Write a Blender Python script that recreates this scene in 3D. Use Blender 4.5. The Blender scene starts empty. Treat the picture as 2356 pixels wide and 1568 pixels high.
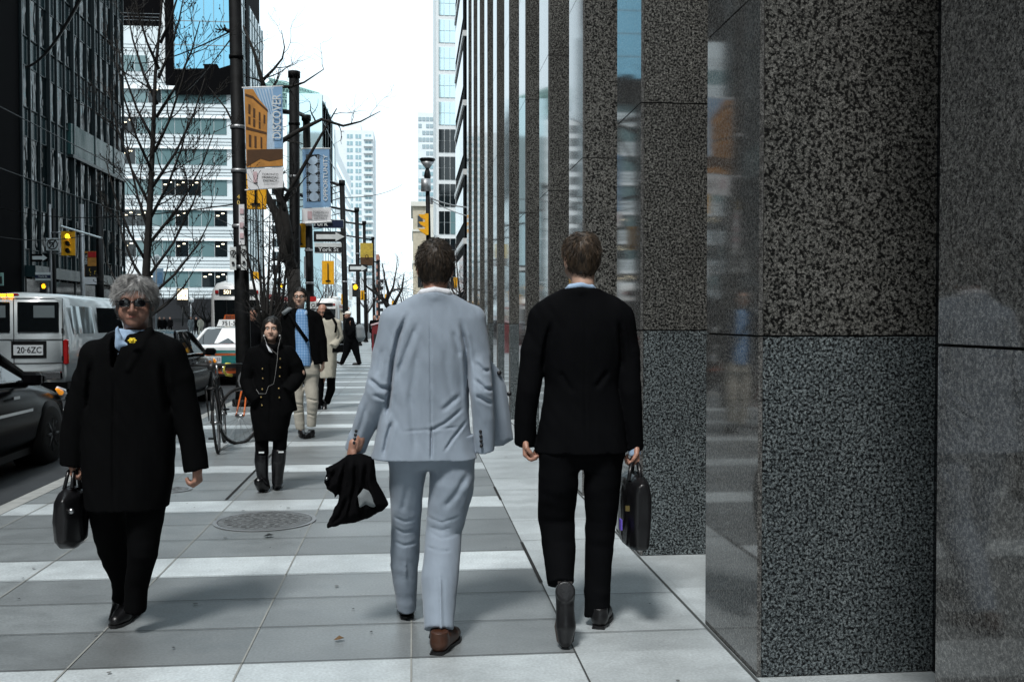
import bpy, math, random
import numpy as np
from mathutils import Vector, Matrix
random.seed(7)
C = bpy.context.scene.collection
R = math.radians
# ---------------------------------------------------------------- camera
CAMZ, FD, CU, CV = 1.5, 2289.0, 1178.0, 784.0
YAW, PIT = math.atan(228/2289), math.atan(50/2289)
cam_d = bpy.data.cameras.new('camera'); cam = bpy.data.objects.new('camera', cam_d); C.objects.link(cam)
cam.location = (0, 0, CAMZ); cam.rotation_euler = (R(90)-PIT, 0, -YAW)
cam_d.sensor_width = 36; cam_d.lens = 35; cam_d.clip_start = .05; cam_d.clip_end = 3000
bpy.context.scene.camera = cam
# ---------------------------------------------------------------- sky, sun, exposure
SUN_EL, SUN_AZ = 57, 204          # overcast light from behind the camera, a little to the left
w = bpy.data.worlds.new('World'); bpy.context.scene.world = w; w.use_nodes = True
nt = w.node_tree; bg = nt.nodes['Background']
sky = nt.nodes.new('ShaderNodeTexSky'); sky.sky_type = 'NISHITA'; sky.sun_disc = False
sky.sun_elevation = R(SUN_EL); sky.sun_rotation = R(SUN_AZ); sky.dust_density = 3
mx = nt.nodes.new('ShaderNodeMix'); mx.data_type = 'RGBA'; mx.inputs[0].default_value = .8
mx.inputs[7].default_value = (8.1, 9.6, 10.3, 1)
nt.links.new(sky.outputs[0], mx.inputs[6]); nt.links.new(mx.outputs[2], bg.inputs[0]); bg.inputs[1].default_value = .11
sl = bpy.data.lights.new('sun', 'SUN'); sl.energy = 2.2; sl.angle = R(10); sl.color = (1, .98, .955)
so = bpy.data.objects.new('sun', sl); C.objects.link(so)
a = R(SUN_AZ); sd = Vector((math.sin(a)*math.cos(R(SUN_EL)), math.cos(a)*math.cos(R(SUN_EL)), math.sin(R(SUN_EL))))
so.rotation_euler = sd.to_track_quat('Z', 'Y').to_euler(); so.location = (0, 0, 60)
vs = bpy.context.scene.view_settings
vs.view_transform = 'Standard'; vs.look = 'None'; vs.gamma = 1; vs.exposure = 0.6
# ---------------------------------------------------------------- helpers
RM = (Matrix.Rotation(-YAW, 3, 'Z') @ Matrix.Rotation(R(90)-PIT, 3, 'X'))
def ray(u, v): return RM @ Vector(((u-CU)/FD, -(v-CV)/FD, -1))
def at(u, v, Y):
    d = ray(u, v); return Vector((0, 0, CAMZ)) + d*(Y/d.y)
def gnd(u, v, z=0.0):
    d = ray(u, v); return Vector((0, 0, CAMZ)) + d*((z-CAMZ)/d.z)
def V(*a): return Vector(a)

MATS = {}
def mat(name, col, rough=.6, metal=0, var=.12, scale=8, bump=0, bscale=60, spec=.5, emit=None, es=1, coat=0, alpha=1, dist=.002, sheen=0):
    m = bpy.data.materials.new(name); m.use_nodes = True; n = m.node_tree; b = n.nodes['Principled BSDF']
    b.inputs['Roughness'].default_value = rough; b.inputs['Metallic'].default_value = metal
    b.inputs['Specular IOR Level'].default_value = spec; b.inputs['Coat Weight'].default_value = coat
    if sheen: b.inputs['Sheen Weight'].default_value = sheen
    tc = n.nodes.new('ShaderNodeNewGeometry')
    if var:
        t = n.nodes.new('ShaderNodeTexNoise'); t.inputs['Scale'].default_value = scale; t.inputs['Detail'].default_value = 6
        n.links.new(tc.outputs['Position'], t.inputs['Vector'])
        r = n.nodes.new('ShaderNodeValToRGB'); r.color_ramp.elements[0].position = .3; r.color_ramp.elements[1].position = .7
        r.color_ramp.elements[0].color = tuple(c*(1-var) for c in col)+(1,); r.color_ramp.elements[1].color = tuple(min(1, c*(1+var)) for c in col)+(1,)
        n.links.new(t.outputs[0], r.inputs[0]); n.links.new(r.outputs[0], b.inputs['Base Color'])
    else: b.inputs['Base Color'].default_value = tuple(col)+(1,)
    if bump:
        t2 = n.nodes.new('ShaderNodeTexNoise'); t2.inputs['Scale'].default_value = bscale; t2.inputs['Detail'].default_value = 4
        n.links.new(tc.outputs['Position'], t2.inputs['Vector'])
        bp = n.nodes.new('ShaderNodeBump'); bp.inputs['Strength'].default_value = bump; bp.inputs['Distance'].default_value = dist
        n.links.new(t2.outputs[0], bp.inputs['Height']); n.links.new(bp.outputs[0], b.inputs['Normal'])
    if emit: b.inputs['Emission Color'].default_value = tuple(emit)+(1,); b.inputs['Emission Strength'].default_value = es
    MATS[name] = m; return m

def tag(o, label, cat, group=None, kind=None):
    if label: o['label'] = label
    if cat: o['category'] = cat
    if group: o['group'] = group
    if kind: o['kind'] = kind
    return o
def thing(name, label, cat, loc=(0, 0, 0), group=None, rz=0):
    o = bpy.data.objects.new(name, None); C.objects.link(o); o.location = loc; o.rotation_euler = (0, 0, rz); o.empty_display_size = .2
    return tag(o, label, cat, group)
def copy_tree(o, parent=None):
    c = o.copy(); C.objects.link(c)
    if parent: c.parent = parent
    for ch in list(o.children): copy_tree(ch, c)
    return c

def wmx(o):
    M = o.matrix_basis.copy()
    return wmx(o.parent) @ o.matrix_parent_inverse @ M if o.parent else M
def hook(o, p):            # parent keeping world placement
    o.parent = p; o.matrix_parent_inverse = wmx(p).inverted(); return o

class MB:
    """collects shapes, builds ONE mesh object"""
    def __init__(s): s.v = []; s.f = []; s.m = []; s.sm = []; s.mats = []
    def mi(s, m):
        if m not in s.mats: s.mats.append(m)
        return s.mats.index(m)
    def add(s, vs_, fs, m, smooth=False):
        b = len(s.v); k = s.mi(m)
        s.v.extend([tuple(x) for x in vs_])
        for f in fs: s.f.append(tuple(int(i)+b for i in f)); s.m.append(k); s.sm.append(smooth)
        return s
    def box(s, c, d, m, rz=0, rot=None):
        M = rot if rot is not None else Matrix.Rotation(rz, 3, 'Z')
        c = Vector(c); vs_ = [c + M @ Vector((x*d[0]/2, y*d[1]/2, z*d[2]/2)) for x in (-1, 1) for y in (-1, 1) for z in (-1, 1)]
        return s.add(vs_, [(0, 1, 3, 2), (4, 6, 7, 5), (0, 4, 5, 1), (2, 3, 7, 6), (0, 2, 6, 4), (1, 5, 7, 3)], m)
    def bx(s, x0, x1, y0, y1, z0, z1, m): return s.box(((x0+x1)/2, (y0+y1)/2, (z0+z1)/2), (abs(x1-x0), abs(y1-y0), abs(z1-z0)), m)
    def bbox(s, c, d, m, bev=.02, rot=None):     # box with bevelled vertical & horizontal edges (octagonal section)
        M = rot if rot is not None else Matrix.Identity(3)
        x, y, z = (q/2 for q in d); b = min(bev, x*.9, y*.9, z*.9); vs_ = []
        for zz, q in ((-z, b), (-z+b, 0), (z-b, 0), (z, b)):
            X, Y = x-q, y-q
            for px, py in ((X-b, -Y), (X, -Y+b), (X, Y-b), (X-b, Y), (-X+b, Y), (-X, Y-b), (-X, -Y+b), (-X+b, -Y)): vs_.append(Vector(c)+M @ Vector((px, py, zz)))
        fs = [tuple(range(7, -1, -1)), tuple(range(24, 32))]
        for k in range(3):
            for i in range(8): fs.append((k*8+i, k*8+(i+1) % 8, k*8+8+(i+1) % 8, k*8+8+i))
        return s.add(vs_, fs, m)
    def tube(s, pts, rad, m, n=8, caps=True, smooth=True):
        pts = [Vector(p) for p in pts]; k = len(pts)
        if not hasattr(rad, '__len__'): rad = [rad]*k
        vs_ = []; up = None
        for i, p in enumerate(pts):
            d = (pts[min(i+1, k-1)]-pts[max(i-1, 0)]).normalized()
            if up is None: up = Vector((0, 0, 1)) if abs(d.z) < .9 else Vector((1, 0, 0))
            a_ = d.cross(up)
            if a_.length < 1e-4: a_ = d.cross(Vector((0, 1, 0)))
            a_.normalize(); b_ = d.cross(a_).normalized(); up = -b_ if k > 2 else up
            for j in range(n):
                t = 2*math.pi*j/n; vs_.append(p + (a_*math.cos(t)+b_*math.sin(t))*rad[i])
        fs = [(i*n+j, i*n+(j+1) % n, (i+1)*n+(j+1) % n, (i+1)*n+j) for i in range(k-1) for j in range(n)]
        if caps: fs += [tuple(range(n-1, -1, -1)), tuple((k-1)*n+j for j in range(n))]
        return s.add(vs_, fs, m, smooth)
    def lathe(s, c, prof, m, n=24, axis='Z', smooth=True):
        vs_ = []
        for r, h in prof:
            for j in range(n):
                t = 2*math.pi*j/n; p = (r*math.cos(t), r*math.sin(t), h)
                if axis == 'Y': p = (p[0], p[2], p[1])
                if axis == 'X': p = (p[2], p[0], p[1])
                vs_.append(Vector(c)+Vector(p))
        fs = [(i*n+j, i*n+(j+1) % n, (i+1)*n+(j+1) % n, (i+1)*n+j) for i in range(len(prof)-1) for j in range(n)]
        if prof[0][0] > 1e-5: fs.append(tuple(range(n-1, -1, -1)))
        if prof[-1][0] > 1e-5: fs.append(tuple((len(prof)-1)*n+j for j in range(n)))
        return s.add(vs_, fs, m, smooth)
    def sph(s, c, r, m, nu=12, nv=8):
        if not hasattr(r, '__len__'): r = (r, r, r)
        vs_ = []; fs = []
        for i in range(nv+1):
            ph = math.pi*i/nv
            for j in range(nu):
                t = 2*math.pi*j/nu; vs_.append((c[0]+r[0]*math.sin(ph)*math.cos(t), c[1]+r[1]*math.sin(ph)*math.sin(t), c[2]+r[2]*math.cos(ph)))
        for i in range(nv):
            for j in range(nu): fs.append((i*nu+j, (i+1)*nu+j, (i+1)*nu+(j+1) % nu, i*nu+(j+1) % nu))
        return s.add(vs_, fs, m, True)
    def prism(s, pts, o, ux, uz, th, m, off=0):   # polygon (x,z) in plane at o, axes ux,uz, thickness th along normal
        ux, uz = Vector(ux), Vector(uz); nn = ux.cross(uz).normalized(); o = Vector(o)
        A = [o+ux*x+uz*z+nn*(off+th/2) for x, z in pts]; B = [o+ux*x+uz*z+nn*(off-th/2) for x, z in pts]; n = len(pts)
        fs = [tuple(range(n)), tuple(range(2*n-1, n-1, -1))]+[(i, n+i, n+(i+1) % n, (i+1) % n) for i in range(n)]
        return s.add(A+B, fs, m)
    def text(s, txt, o, ux, uz, size, m, off=.004, sx=1, align='CENTER', thick=0.0):
        vs0, fs = text_mesh(txt, thick); ux, uz = Vector(ux).normalized(), Vector(uz).normalized(); nn = ux.cross(uz)
        if not vs0: return s
        xs = [p[0] for p in vs0]; ys = [p[1] for p in vs0]; cx = (min(xs)+max(xs))/2 if align == 'CENTER' else min(xs); cy = .33
        return s.add([Vector(o)+ux*(p[0]-cx)*size*sx+uz*(p[1]-cy)*size+nn*(off+p[2]*size) for p in vs0], fs, m)
    def build(s, name, parent=None, label=None):
        me = bpy.data.meshes.new(name); v = s.v
        if parent is not None:
            iv = wmx(parent).inverted()
            v = [tuple(iv @ Vector(p)) for p in v]
        me.from_pydata(v, [], s.f)
        for m in s.mats: me.materials.append(MATS[m])
        me.polygons.foreach_set('material_index', s.m); me.polygons.foreach_set('use_smooth', s.sm); me.update()
        o = bpy.data.objects.new(name, me); C.objects.link(o)
        if parent is not None: o.parent = parent
        if label: o['label'] = label
        return o
_tc = {}
def text_mesh(txt, thick=0):
    if txt in _tc: return _tc[txt]
    cu = bpy.data.curves.new('t', 'FONT'); cu.body = txt; cu.resolution_u = 3; cu.offset = .012
    ob = bpy.data.objects.new('t', cu); C.objects.link(ob)
    dg = bpy.context.evaluated_depsgraph_get(); e = ob.evaluated_get(dg); me = e.to_mesh()
    r = ([tuple(x.co) for x in me.vertices], [tuple(p.vertices) for p in me.polygons]); e.to_mesh_clear()
    bpy.data.objects.remove(ob); bpy.data.curves.remove(cu); _tc[txt] = r; return r

# ---- signed-distance modelling: bodies and clothes are one smooth surface each
def vnoise(x, y, z, seed=0):
    rs = np.random.RandomState(seed); L = rs.rand(32, 32, 32).astype(np.float32)*2-1
    x, y, z = np.broadcast_arrays(x, y, z)
    xi, yi, zi = np.floor(x).astype(int), np.floor(y).astype(int), np.floor(z).astype(int)
    fx, fy, fz = x-xi, y-yi, z-zi; fx = fx*fx*(3-2*fx); fy = fy*fy*(3-2*fy); fz = fz*fz*(3-2*fz); o = 0
    for a_ in (0, 1):
        for b_ in (0, 1):
            for c_ in (0, 1):
                o = o + L[(xi+a_) & 31, (yi+b_) & 31, (zi+c_) & 31]*(fx if a_ else 1-fx)*(fy if b_ else 1-fy)*(fz if c_ else 1-fz)
    return o
def smooth_rows(zs, *cols):
    zs = np.array(zs, float); i = np.argsort(zs); zs = zs[i]; zz = np.linspace(zs[0], zs[-1], 160); out = []
    k = np.exp(-np.linspace(-2, 2, 17)**2); k /= k.sum()
    for c in cols:
        c = np.array(c, float)[i]; y = np.interp(zz, zs, c); yp = np.concatenate([2*y[0]-y[8:0:-1], y, 2*y[-1]-y[-2:-10:-1]]); out.append(np.convolve(yp, k, 'valid'))
    return zz, out
class SDF:
    def __init__(s, k=.03): s.ops = []; s.k = k; s.lo = np.full(3, 1e9); s.hi = np.full(3, -1e9); s.post = []
    def _bb(s, lo, hi, sub):
        if not sub: s.lo = np.minimum(s.lo, lo); s.hi = np.maximum(s.hi, hi)
    def chain(s, pts, k=None, cut0=0, cut1=0, sub=False, sy=1.0, own=.0):
        P = [np.array(p[0], float) for p in pts]; r = [p[1] for p in pts]
        lo = np.min([p-q for p, q in zip(P, r)], 0); hi = np.max([p+q for p, q in zip(P, r)], 0); s._bb(lo, hi, sub)
        def f(x, y, z):
            D = None
            for i in range(len(P)-1):
                a_, b_ = P[i], P[i+1]; ab = b_-a_; L = ab @ ab+1e-12
                t = np.clip(((x-a_[0])*ab[0]+(y-a_[1])*ab[1]+(z-a_[2])*ab[2])/L, 0, 1)
                d = np.sqrt((x-a_[0]-t*ab[0])**2+((y-a_[1]-t*ab[1])/sy)**2+(z-a_[2]-t*ab[2])**2)-(r[i]+(r[i+1]-r[i])*t)
                D = d if D is None else np.minimum(D, d)
            for c, (e, q) in ((cut0, (P[0], P[0]-P[1])), (cut1, (P[-1], P[-1]-P[-2]))):
                if c:
                    q = q/np.linalg.norm(q); D = np.maximum(D, (x-e[0])*q[0]+(y-e[1])*q[1]+(z-e[2])*q[2])
            return D
        s.ops.append((f, lo, hi, s.k if k is None else k, sub)); return s
    def ell(s, c, r, k=None, sub=False):
        c, r = np.array(c, float), np.array(r, float); s._bb(c-r, c+r, sub)
        def f(x, y, z):
            q = np.sqrt(((x-c[0])/r[0])**2+((y-c[1])/r[1])**2+((z-c[2])/r[2])**2); return (q-1)*r.min()
        s.ops.append((f, c-r, c+r, s.k if k is None else k, sub)); return s
    def loft(s, rows, k=None, p=2.3):      # rows: (z, xl, xr, yc, ry)
        zz, (xl, xr, yc, ry) = smooth_rows([q[0] for q in rows], *[[q[i] for q in rows] for i in (1, 2, 3, 4)])
        lo = np.array([xl.min(), (yc-ry).min(), zz[0]]); hi = np.array([xr.max(), (yc+ry).max(), zz[-1]]); s._bb(lo, hi, False)
        def f(x, y, z):
            a_, b_, c_, d_ = (np.interp(z, zz, q) for q in (xl, xr, yc, ry)); rx = (b_-a_)/2
            n = ((np.abs(x-(a_+b_)/2)/rx)**p+(np.abs(y-c_)/d_)**p)**(1/p)
            return np.maximum((n-1)*np.minimum(rx, d_), np.maximum(zz[0]-z, z-zz[-1]))
        s.ops.append((f, lo, hi, s.k if k is None else k, False)); return s
    def poly(s, pts, yc, t, wd=.05, k=None, tilt=(0, 0)):   # pillow from a 2-D outline (world x,z), centre depth yc, half thickness t
        P = np.array(pts, float); lo = np.array([P[:, 0].min(), yc-t-.1, P[:, 1].min()]); hi = np.array([P[:, 0].max(), yc+t+.1, P[:, 1].max()]); s._bb(lo, hi, False)
        c0 = P.mean(0)
        def f(x, y, z):
            X, Z = np.broadcast_arrays(x, z); X = X[:, :1, :]; Z = Z[:, :1, :]; d = np.full(X.shape, 1e9); sg = np.ones(X.shape)
            for i in range(len(P)):
                a_, b_ = P[i], P[i-1]; e = b_-a_; wx, wz = X-a_[0], Z-a_[1]; t_ = np.clip((wx*e[0]+wz*e[1])/(e @ e), 0, 1)
                d = np.minimum(d, (wx-e[0]*t_)**2+(wz-e[1]*t_)**2)
                c1 = Z >= a_[1]; c2 = Z < b_[1]; c3 = e[0]*wz > e[1]*wx; sg = np.where((c1 & c2 & c3) | (~c1 & ~c2 & ~c3), -sg, sg)
            d = np.sqrt(d)*sg; h = t*np.sqrt(np.clip(-d/wd, 0, 1))
            yy = yc+tilt[0]*(X-c0[0])+tilt[1]*(Z-c0[1])
            return np.maximum(np.abs(y-yy)-h, d)
        s.ops.append((f, lo, hi, s.k if k is None else k, False)); return s
    def noise(s, amp, fx, fy, fz, seed=1, shear=0): s.post.append(lambda x, y, z, D: D+amp*vnoise((x+shear*z)*fx+9.3, y*fy+5.1, z*fz+3.7, seed)); return s
    def crease(s, pts, depth, wd, side=-1, yc=0.0):
        P = np.array(pts, float)
        def f(x, y, z, D):
            x1, z1 = x[:, :1, :], z[:, :1, :]; m = np.full((x.shape[0], 1, z.shape[2]), 9.); e = 0
            ix = np.nonzero((x[:, 0, 0] > P[:, 0].min()-4*wd) & (x[:, 0, 0] < P[:, 0].max()+4*wd))[0]; iz = np.nonzero((z[0, 0, :] > P[:, 1].min()-4*wd) & (z[0, 0, :] < P[:, 1].max()+4*wd))[0]
            if not len(ix) or not len(iz): return D
            sx, sz = slice(ix[0], ix[-1]+1), slice(iz[0], iz[-1]+1); X, Z = x[sx, :1, :], z[:, :1, sz]; d = np.full((X.shape[0], 1, Z.shape[2]), 9.); L = np.zeros_like(d); tot = len(P)-1
            for i in range(tot):
                a_, b_ = P[i], P[i+1]; q = b_-a_; t = np.clip(((X-a_[0])*q[0]+(Z-a_[1])*q[1])/(q @ q), 0, 1); dd = np.sqrt((X-a_[0]-t*q[0])**2+(Z-a_[1]-t*q[1])**2); L = np.where(dd < d, (i+t)/tot, L); d = np.minimum(d, dd)
            g = np.exp(-(d/wd)**2)-.22*np.exp(-((d-2.2*wd)/wd)**2); g = g*np.clip(np.minimum(L, 1-L)*5+.1, 0, 1)
            msk = np.clip((y-yc)*side/.03, 0, 1); D[sx, :, sz] = D[sx, :, sz]+depth*g*msk; return D
        s.post.append(f); return s
    def cut(s, fn): s.post.append(lambda x, y, z, D: np.maximum(D, fn(x, y, z))); return s
    def run(s, vox):
        lo = s.lo-4*vox-.012; hi = s.hi+4*vox+.012; n = np.ceil((hi-lo)/vox).astype(int)+1
        ax = [lo[i]+vox*np.arange(n[i]) for i in range(3)]; D = np.full(n, 1.0, np.float32)
        for f, l, h, k, sub in s.ops:
            m = k+5*vox; sl = tuple(slice(max(0, int((l[i]-m-lo[i])/vox)), min(n[i], int((h[i]+m-lo[i])/vox)+2)) for i in range(3))
            if any(q.stop <= q.start for q in sl): continue
            x, y, z = ax[0][sl[0]][:, None, None], ax[1][sl[1]][None, :, None], ax[2][sl[2]][None, None, :]
            d = f(x, y, z); A = D[sl]
            if sub: hh = np.maximum(k-np.abs(A+d), 0)/max(k, 1e-6); D[sl] = np.maximum(A, -d)+hh*hh*k*.25
            else: hh = np.maximum(k-np.abs(A-d), 0)/max(k, 1e-6); D[sl] = np.minimum(A, d)-hh*hh*k*.25
        x, y, z = ax[0][:, None, None], ax[1][None, :, None], ax[2][None, None, :]
        for p in s.post: D = p(x, y, z, D)
        D = np.asarray(D, np.float32)
        D[0] = D[-1] = 1; D[:, 0] = D[:, -1] = 1; D[:, :, 0] = D[:, :, -1] = 1
        return surfnet(D, lo, vox)
def surfnet(D, org, vox):
    n = np.array(D.shape); cn = n-1; N = int(np.prod(cn)); acc = np.zeros((N, 3)); cnt = np.zeros(N); quads = []
    for a_ in range(3):
        sl0 = [slice(None)]*3; sl1 = [slice(None)]*3; sl0[a_] = slice(0, -1); sl1[a_] = slice(1, None)
        d0, d1 = D[tuple(sl0)], D[tuple(sl1)]; I = np.array(np.nonzero((d0 < 0) != (d1 < 0))).T
        v0 = d0[tuple(I.T)]; v1 = d1[tuple(I.T)]; pos = I.astype(float); pos[:, a_] += v0/(v0-v1)
        b_, c_ = (a_+1) % 3, (a_+2) % 3; ids = []
        for ob, oc in ((0, 0), (-1, 0), (-1, -1), (0, -1)):
            J = I.copy(); J[:, b_] += ob; J[:, c_] += oc; idx = (J[:, 0]*cn[1]+J[:, 1])*cn[2]+J[:, 2]; ids.append(idx)
            for q in range(3): acc[:, q] += np.bincount(idx, pos[:, q], N)
            cnt += np.bincount(idx, minlength=N)
        Q = np.array(ids).T; fl = v0 >= 0; Q[fl] = Q[fl][:, ::-1]; quads.append(Q)
    act = np.nonzero(cnt)[0]; mp = np.full(N, -1); mp[act] = np.arange(len(act))
    return acc[act]/cnt[act][:, None]*vox+org, mp[np.concatenate(quads)]
def sdf_add(mb, s, vox, m, M=None):
    v, q = s.run(vox)
    if M is not None: A = np.array(M); v = v @ A[:3, :3].T+A[:3, 3]
    mb.add(v.tolist(), q.tolist(), m, True)
# ================================================================ materials of the setting
def granite(name, dark, mid, light, rough, sc, spec=.5, bump=.15, coat=0, cool=None):
    m = bpy.data.materials.new(name); m.use_nodes = True; n = m.node_tree; b = n.nodes['Principled BSDF']; L = n.links.new
    g = n.nodes.new('ShaderNodeNewGeometry')
    v = n.nodes.new('ShaderNodeTexVoronoi'); v.inputs['Scale'].default_value = sc; v.inputs['Randomness'].default_value = 1
    t = n.nodes.new('ShaderNodeTexNoise'); t.inputs['Scale'].default_value = sc*.62; t.inputs['Detail'].default_value = 3; t.inputs['Roughness'].default_value = .55
    t2 = n.nodes.new('ShaderNodeTexNoise'); t2.inputs['Scale'].default_value = sc*2.6; t2.inputs['Detail'].default_value = 2
    for q in (v, t, t2): L(g.outputs['Position'], q.inputs['Vector'])
    bw = n.nodes.new('ShaderNodeRGBToBW'); L(v.outputs['Color'], bw.inputs[0])
    r1 = n.nodes.new('ShaderNodeValToRGB'); e = r1.color_ramp.elements; e[0].position = .25; e[0].color = (*mid, 1); e[1].position = .75; e[1].color = (*light, 1); L(bw.outputs[0], r1.inputs[0])
    r2 = n.nodes.new('ShaderNodeValToRGB'); e = r2.color_ramp.elements; e[0].position = .42; e[0].color = (0, 0, 0, 1); e[1].position = .54; e[1].color = (1, 1, 1, 1); L(t.outputs[0], r2.inputs[0])
    r3 = n.nodes.new('ShaderNodeValToRGB'); e = r3.color_ramp.elements; e[0].position = .35; e[0].color = (.55, .55, .55, 1); e[1].position = .65; e[1].color = (1.15, 1.15, 1.15, 1); L(t2.outputs[0], r3.inputs[0])
    mm = n.nodes.new('ShaderNodeMix'); mm.data_type = 'RGBA'; L(r2.outputs[0], mm.inputs[0]); mm.inputs[6].default_value = (*dark, 1); L(r1.outputs[0], mm.inputs[7])
    mu = n.nodes.new('ShaderNodeMix'); mu.data_type = 'RGBA'; mu.blend_type = 'MULTIPLY'; mu.inputs[0].default_value = 1; L(mm.outputs[2], mu.inputs[6]); L(r3.outputs[0], mu.inputs[7])
    v2 = n.nodes.new('ShaderNodeTexVoronoi'); v2.inputs['Scale'].default_value = sc*2.1; L(g.outputs['Position'], v2.inputs['Vector']); b2 = n.nodes.new('ShaderNodeRGBToBW'); L(v2.outputs['Color'], b2.inputs[0])
    r5 = n.nodes.new('ShaderNodeValToRGB'); e = r5.color_ramp.elements; e[0].position = .1; e[0].color = (.35, .35, .36, 1); e[1].position = .85; e[1].color = (1.55, 1.5, 1.42, 1); L(b2.outputs[0], r5.inputs[0])
    m5 = n.nodes.new('ShaderNodeMix'); m5.data_type = 'RGBA'; m5.blend_type = 'MULTIPLY'; m5.inputs[0].default_value = 1; L(mu.outputs[2], m5.inputs[6]); L(r5.outputs[0], m5.inputs[7]); mu = m5
    sx = n.nodes.new('ShaderNodeVectorMath'); sx.operation = 'MULTIPLY'; sx.inputs[1].default_value = (0, 1/2.16, 1/1.43); L(g.outputs['Position'], sx.inputs[0]); fl = n.nodes.new('ShaderNodeVectorMath'); fl.operation = 'FLOOR'; L(sx.outputs[0], fl.inputs[0])
    wn = n.nodes.new('ShaderNodeTexWhiteNoise'); L(fl.outputs[0], wn.inputs['Vector']); big = n.nodes.new('ShaderNodeTexNoise'); big.inputs['Scale'].default_value = 2.2; big.inputs['Detail'].default_value = 6; L(g.outputs['Position'], big.inputs['Vector'])
    sm_ = n.nodes.new('ShaderNodeMath'); sm_.operation = 'MULTIPLY_ADD'; sm_.inputs[1].default_value = .28; sm_.inputs[2].default_value = .55; L(wn.outputs[0], sm_.inputs[0]); s2 = n.nodes.new('ShaderNodeMath'); s2.operation = 'MULTIPLY_ADD'; s2.inputs[1].default_value = .65; L(big.outputs[0], s2.inputs[0]); L(sm_.outputs[0], s2.inputs[2])
    sc_ = n.nodes.new('ShaderNodeVectorMath'); sc_.operation = 'SCALE'; L(mu.outputs[2], sc_.inputs[0]); L(s2.outputs[0], sc_.inputs['Scale'])
    L(sc_.outputs[0], b.inputs['Base Color']); b.inputs['Roughness'].default_value = rough; b.inputs['Specular IOR Level'].default_value = spec; b.inputs['Coat Weight'].default_value = coat; b.inputs['Coat Roughness'].default_value = .02
    if bump:
        bp = n.nodes.new('ShaderNodeBump'); bp.inputs['Strength'].default_value = bump; bp.inputs['Distance'].default_value = .003; L(t2.outputs[0], bp.inputs['Height']); L(bp.outputs[0], b.inputs['Normal'])
    MATS[name] = m
granite('granite_upper', (.003, .0032, .003), (.070, .073, .070), (.18, .186, .182), .6, 122, spec=.15, bump=.5)
granite('granite_lower', (.003, .004, .005), (.070, .088, .098), (.20, .24, .26), .6, 135, spec=.15, bump=.5)
granite('granite_polished', (.07, .073, .074), (.125, .130, .132), (.18, .187, .19), .05, 130, spec=.8, bump=0, coat=.0)
mat('joint', (.01, .01, .01), .9); mat('black_stone', (.0025, .0025, .003), .7, spec=.02)
mat('asphalt', (.020, .023, .026), .75, var=.25, scale=3, bump=.5, bscale=220, dist=.004)
mat('concrete_kerb', (.28, .29, .28), .8, var=.15, bump=.2)
mat('steel', (.35, .36, .37), .35, metal=1); mat('rail', (.3, .28, .26), .3, metal=1)
mat('mullion_dark', (.014, .023, .026), .4, metal=.3); mat('soil', (.09, .09, .085), .9)
mat('black_metal', (.005, .0055, .006), .45, var=.3, scale=20, bump=.2, spec=.25); mat('grey_metal', (.3, .31, .32), .45, metal=.6)
mat('pole_metal', (.005, .0055, .006), .6, var=.6, scale=7, bump=.3, bscale=40, spec=.12)
mat('white_paint', (.78, .8, .8), .45, var=.04); mat('black_sign', (.006, .006, .007), .45); mat('sign_white', (.62, .66, .66), .5, var=.08)
mat('yellow_box', (.82, .40, .008), .4, var=.08); mat('amber_lit', (1, .6, .02), .4, emit=(1, .62, .02), es=2.2); mat('hand_lit', (1, .5, .02), .4, emit=(1, .45, .01), es=1.6)
mat('navy', (.004, .012, .045), .4); mat('red_paint', (.45, .02, .02), .4); mat('light_blue', (.2, .36, .56), .6, var=.15, scale=4); mat('pale_blue', (.42, .55, .68), .6, var=.1)
mat('ochre', (.45, .2, .035), .7, var=.25, scale=6); mat('ochre_dark', (.07, .03, .008), .8); mat('banner_white', (.72, .73, .75), .7, var=.05); mat('banner_pink', (.55, .4, .42), .7, var=.2)
mat('gold', (.45, .32, .04), .6, var=.25, scale=8); mat('warm_lit', (1, .85, .6), .5, emit=(1, .82, .55), es=1.6); mat('ceiling_lit', (1, .9, .7), .5, emit=(1, .86, .6), es=2.0)
mat('red_lit', (1, .1, .02), .4, emit=(1, .08, .02), es=1.4)
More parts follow.
